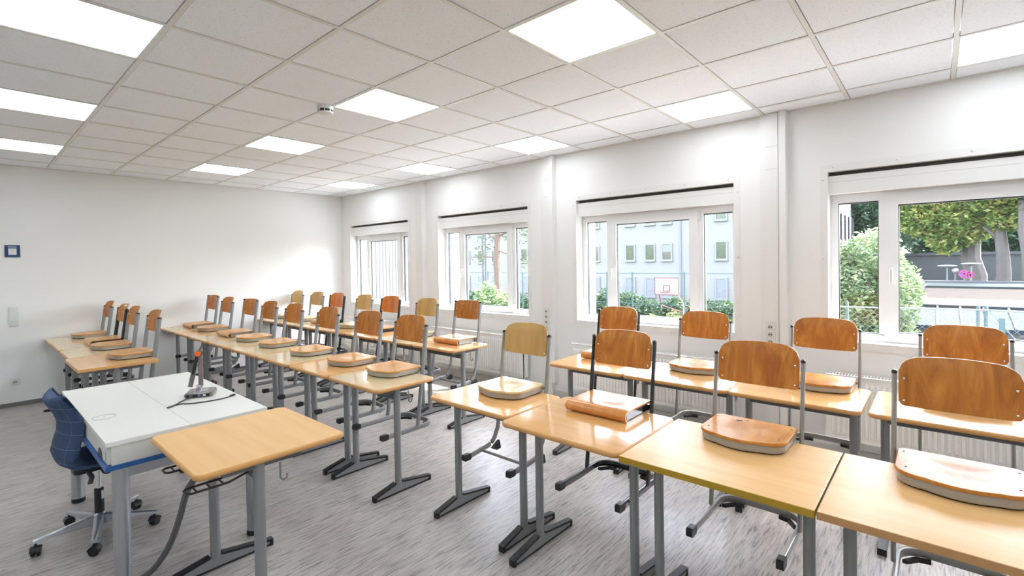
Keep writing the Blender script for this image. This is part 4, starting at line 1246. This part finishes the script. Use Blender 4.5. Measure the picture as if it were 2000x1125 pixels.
# low building with copper roof
lb = thing('low_building', 'low building with gravel roof and copper edges outside the right-most window', 'building', (0, 0, GZ))
part('wall', None, B().box(14.9, 25.5, -6, 0.75, 0, 2.5), M['slate'], lb)
part('gravel_roof', None, B().box(16.9, 22.3, -6, 0.36, 2.9, 2.98), M['gravel'], lb)
part('far_parapet', None, B().box(22.3, 25.2, -6, 0.36, 2.9, 3.05), M['copper'], lb)
part('far_edge', None, B().box(25.0, 25.2, -6, 0.42, 3.05, 3.12), M['slate'], lb)
part('side_slope', None, B().loft([[(16.6, 0.36, 2.98), (25.2, 0.36, 3.05), (25.2, 0.62, 2.98), (16.4, 0.62, 2.88)], [(16.6, 0.36, 2.9), (25.2, 0.36, 2.9), (25.2, 0.9, 2.5), (15.0, 0.9, 2.5)]]), M['copper'], lb)
for k in range(4):
    part('slope_seam', None, B().box(17.5+k*2.0, 17.6+k*2.0, 0.34, 0.66, 2.9, 3.07), M['slate'], lb)
part('near_edge', None, B().loft([[(16.9, -6, 2.99), (16.9, 0.5, 2.99), (16.3, 0.56, 2.86), (16.3, -6, 2.86)], [(16.9, -6, 2.9), (16.9, 0.5, 2.9), (16.3, 0.56, 2.78), (16.3, -6, 2.78)]]), M['copper'], lb)
part('glazing', None, B().loft([[(16.3, -6, 2.80), (16.3, 0.56, 2.80), (14.7, 0.80, 2.50), (14.7, -6, 2.50)], [(16.3, -6, 2.7), (16.3, 0.56, 2.7), (14.7, 0.80, 2.4), (14.7, -6, 2.4)]]), M['skylight'], lb)
for k in range(15):
    y = 0.45-k*0.42
    part('glazing_bar', 'gbar', B().sweep([(16.3, 0, 2.82), (14.7, 0, 2.52)], rrect(-0.02, 0.02, -0.02, 0.02, 0.004, 1)), M['galv'], lb, (0, y, 0))

# near chain-link fence
cf = thing('chain_link_fence', 'galvanised chain-link fence just outside the right-most window', 'fence', (8.2, 0, -1.0))
def mesh_wire():
    b = B()
    y0, y1, z0, z1 = -2.6, 1.9, 0.2, 1.9
    p = 0.085
    k = -40
    H_ = z1-z0
    for i in range(int((y1-y0+H_)/p)+1):
        s = y0-H_+i*p
        for sg in (1, -1):
            ya, za, yb, zb = s, z0, s+H_, z1
            if ya < y0: za += y0-ya; ya = y0
            if yb > y1: zb -= yb-y1; yb = y1
            if yb-ya < 0.02: continue
            if sg < 0: za, zb = z1-(za-z0), z1-(zb-z0)
            b.sweep([(0.003*sg, ya, za), (0.003*sg, yb, zb)], circ(0.0022, 0.0022, 3))
    return b
w = part('wire_mesh', None, mesh_wire(), M['galv'], cf)
part('top_wire', None, B().tube([(0, -2.6, 1.90), (0, -0.43, 1.935), (0, 0.95, 1.905), (0, 1.9, 1.90)], 0.012, 6), M['galv'], cf)
for y in (-0.43, -0.36, 0.97):
    part('fence_post', 'cfpost', B().lathe([(0.02, -1.5), (0.02, 1.96), (0.012, 1.99)], (0, 0, 0), 8), M['fencegreen'], cf, (0.02, y, 0))
part('stay', None, B().tube([(0, -0.45, 1.93), (0.0, -0.95, 1.2)], 0.006, 6), M['galv'], cf)
part('fence_post', None, B().box(-0.02, 0.02, -0.59, -0.54, -1.5, 1.85), M['fencegreen'], cf)

# street signs and lamps
def sign(label, base, zc, r=0.17):
    t = thing('street_sign', label, 'street sign', base)
    part('pole', None, B().lathe([(0.02, 0), (0.02, zc+0.1)], (0, 0, 0), 8), M['galv'], t)
    part('disc', None, B().lathe([(r, 0), (r, -0.015)], (-0.02, 0, zc), 24, 'x'), M['signblue'], t)
    part('ring', None, B().loft([[(-0.037, q*math.cos(a*math.pi/12), zc+q*math.sin(a*math.pi/12)) for a in range(24)] for q in (r, r*0.74)], cap0=False, cap1=False), M['signred'], t)
    for s in (-1, 1):
        part('cross_bar', None, B().box(-0.038, -0.036, -r*0.85, r*0.85, -0.025, 0.025), M['signred'], t, (0, 0, zc), (s*math.pi/4, 0, 0))
sign('round red and blue no-stopping sign facing the classroom', (26.4, -0.75, -0.12), 0.97)
sign('round no-stopping sign next to the tree trunk, right of the other sign', (26.4, -0.93, -0.12), 0.93, 0.12)
def lamp(label, base, h, kind):
    t = thing('street_lamp', label, 'street lamp', base)
    part('pole', None, B().lathe([(0.03, 0), (0.025, h)], (0, 0, 0), 8), M['galv'], t)
    if kind == 'globe':
        part('globe', None, B().ball((0, 0, h+0.08), 0.11, 12), M['bollard'], t)
    else:
        part('lamp_head', None, B().lathe([(0.03, -0.06), (0.30, 0.0), (0.30, 0.03), (0.05, 0.06)], (0, 0, h), 16), M['bollard'], t)
lamp('globe street lamp left of the no-stopping sign', (26.6, -0.49, -0.12), 1.02, 'globe')
lamp('flat topped street lamp half hidden by leaves', (26.6, -0.25, -0.12), 1.28, 'flat')
lamp('flat topped street lamp beside the chestnut trunk', (26.6, -0.96, -0.12), 1.36, 'flat')
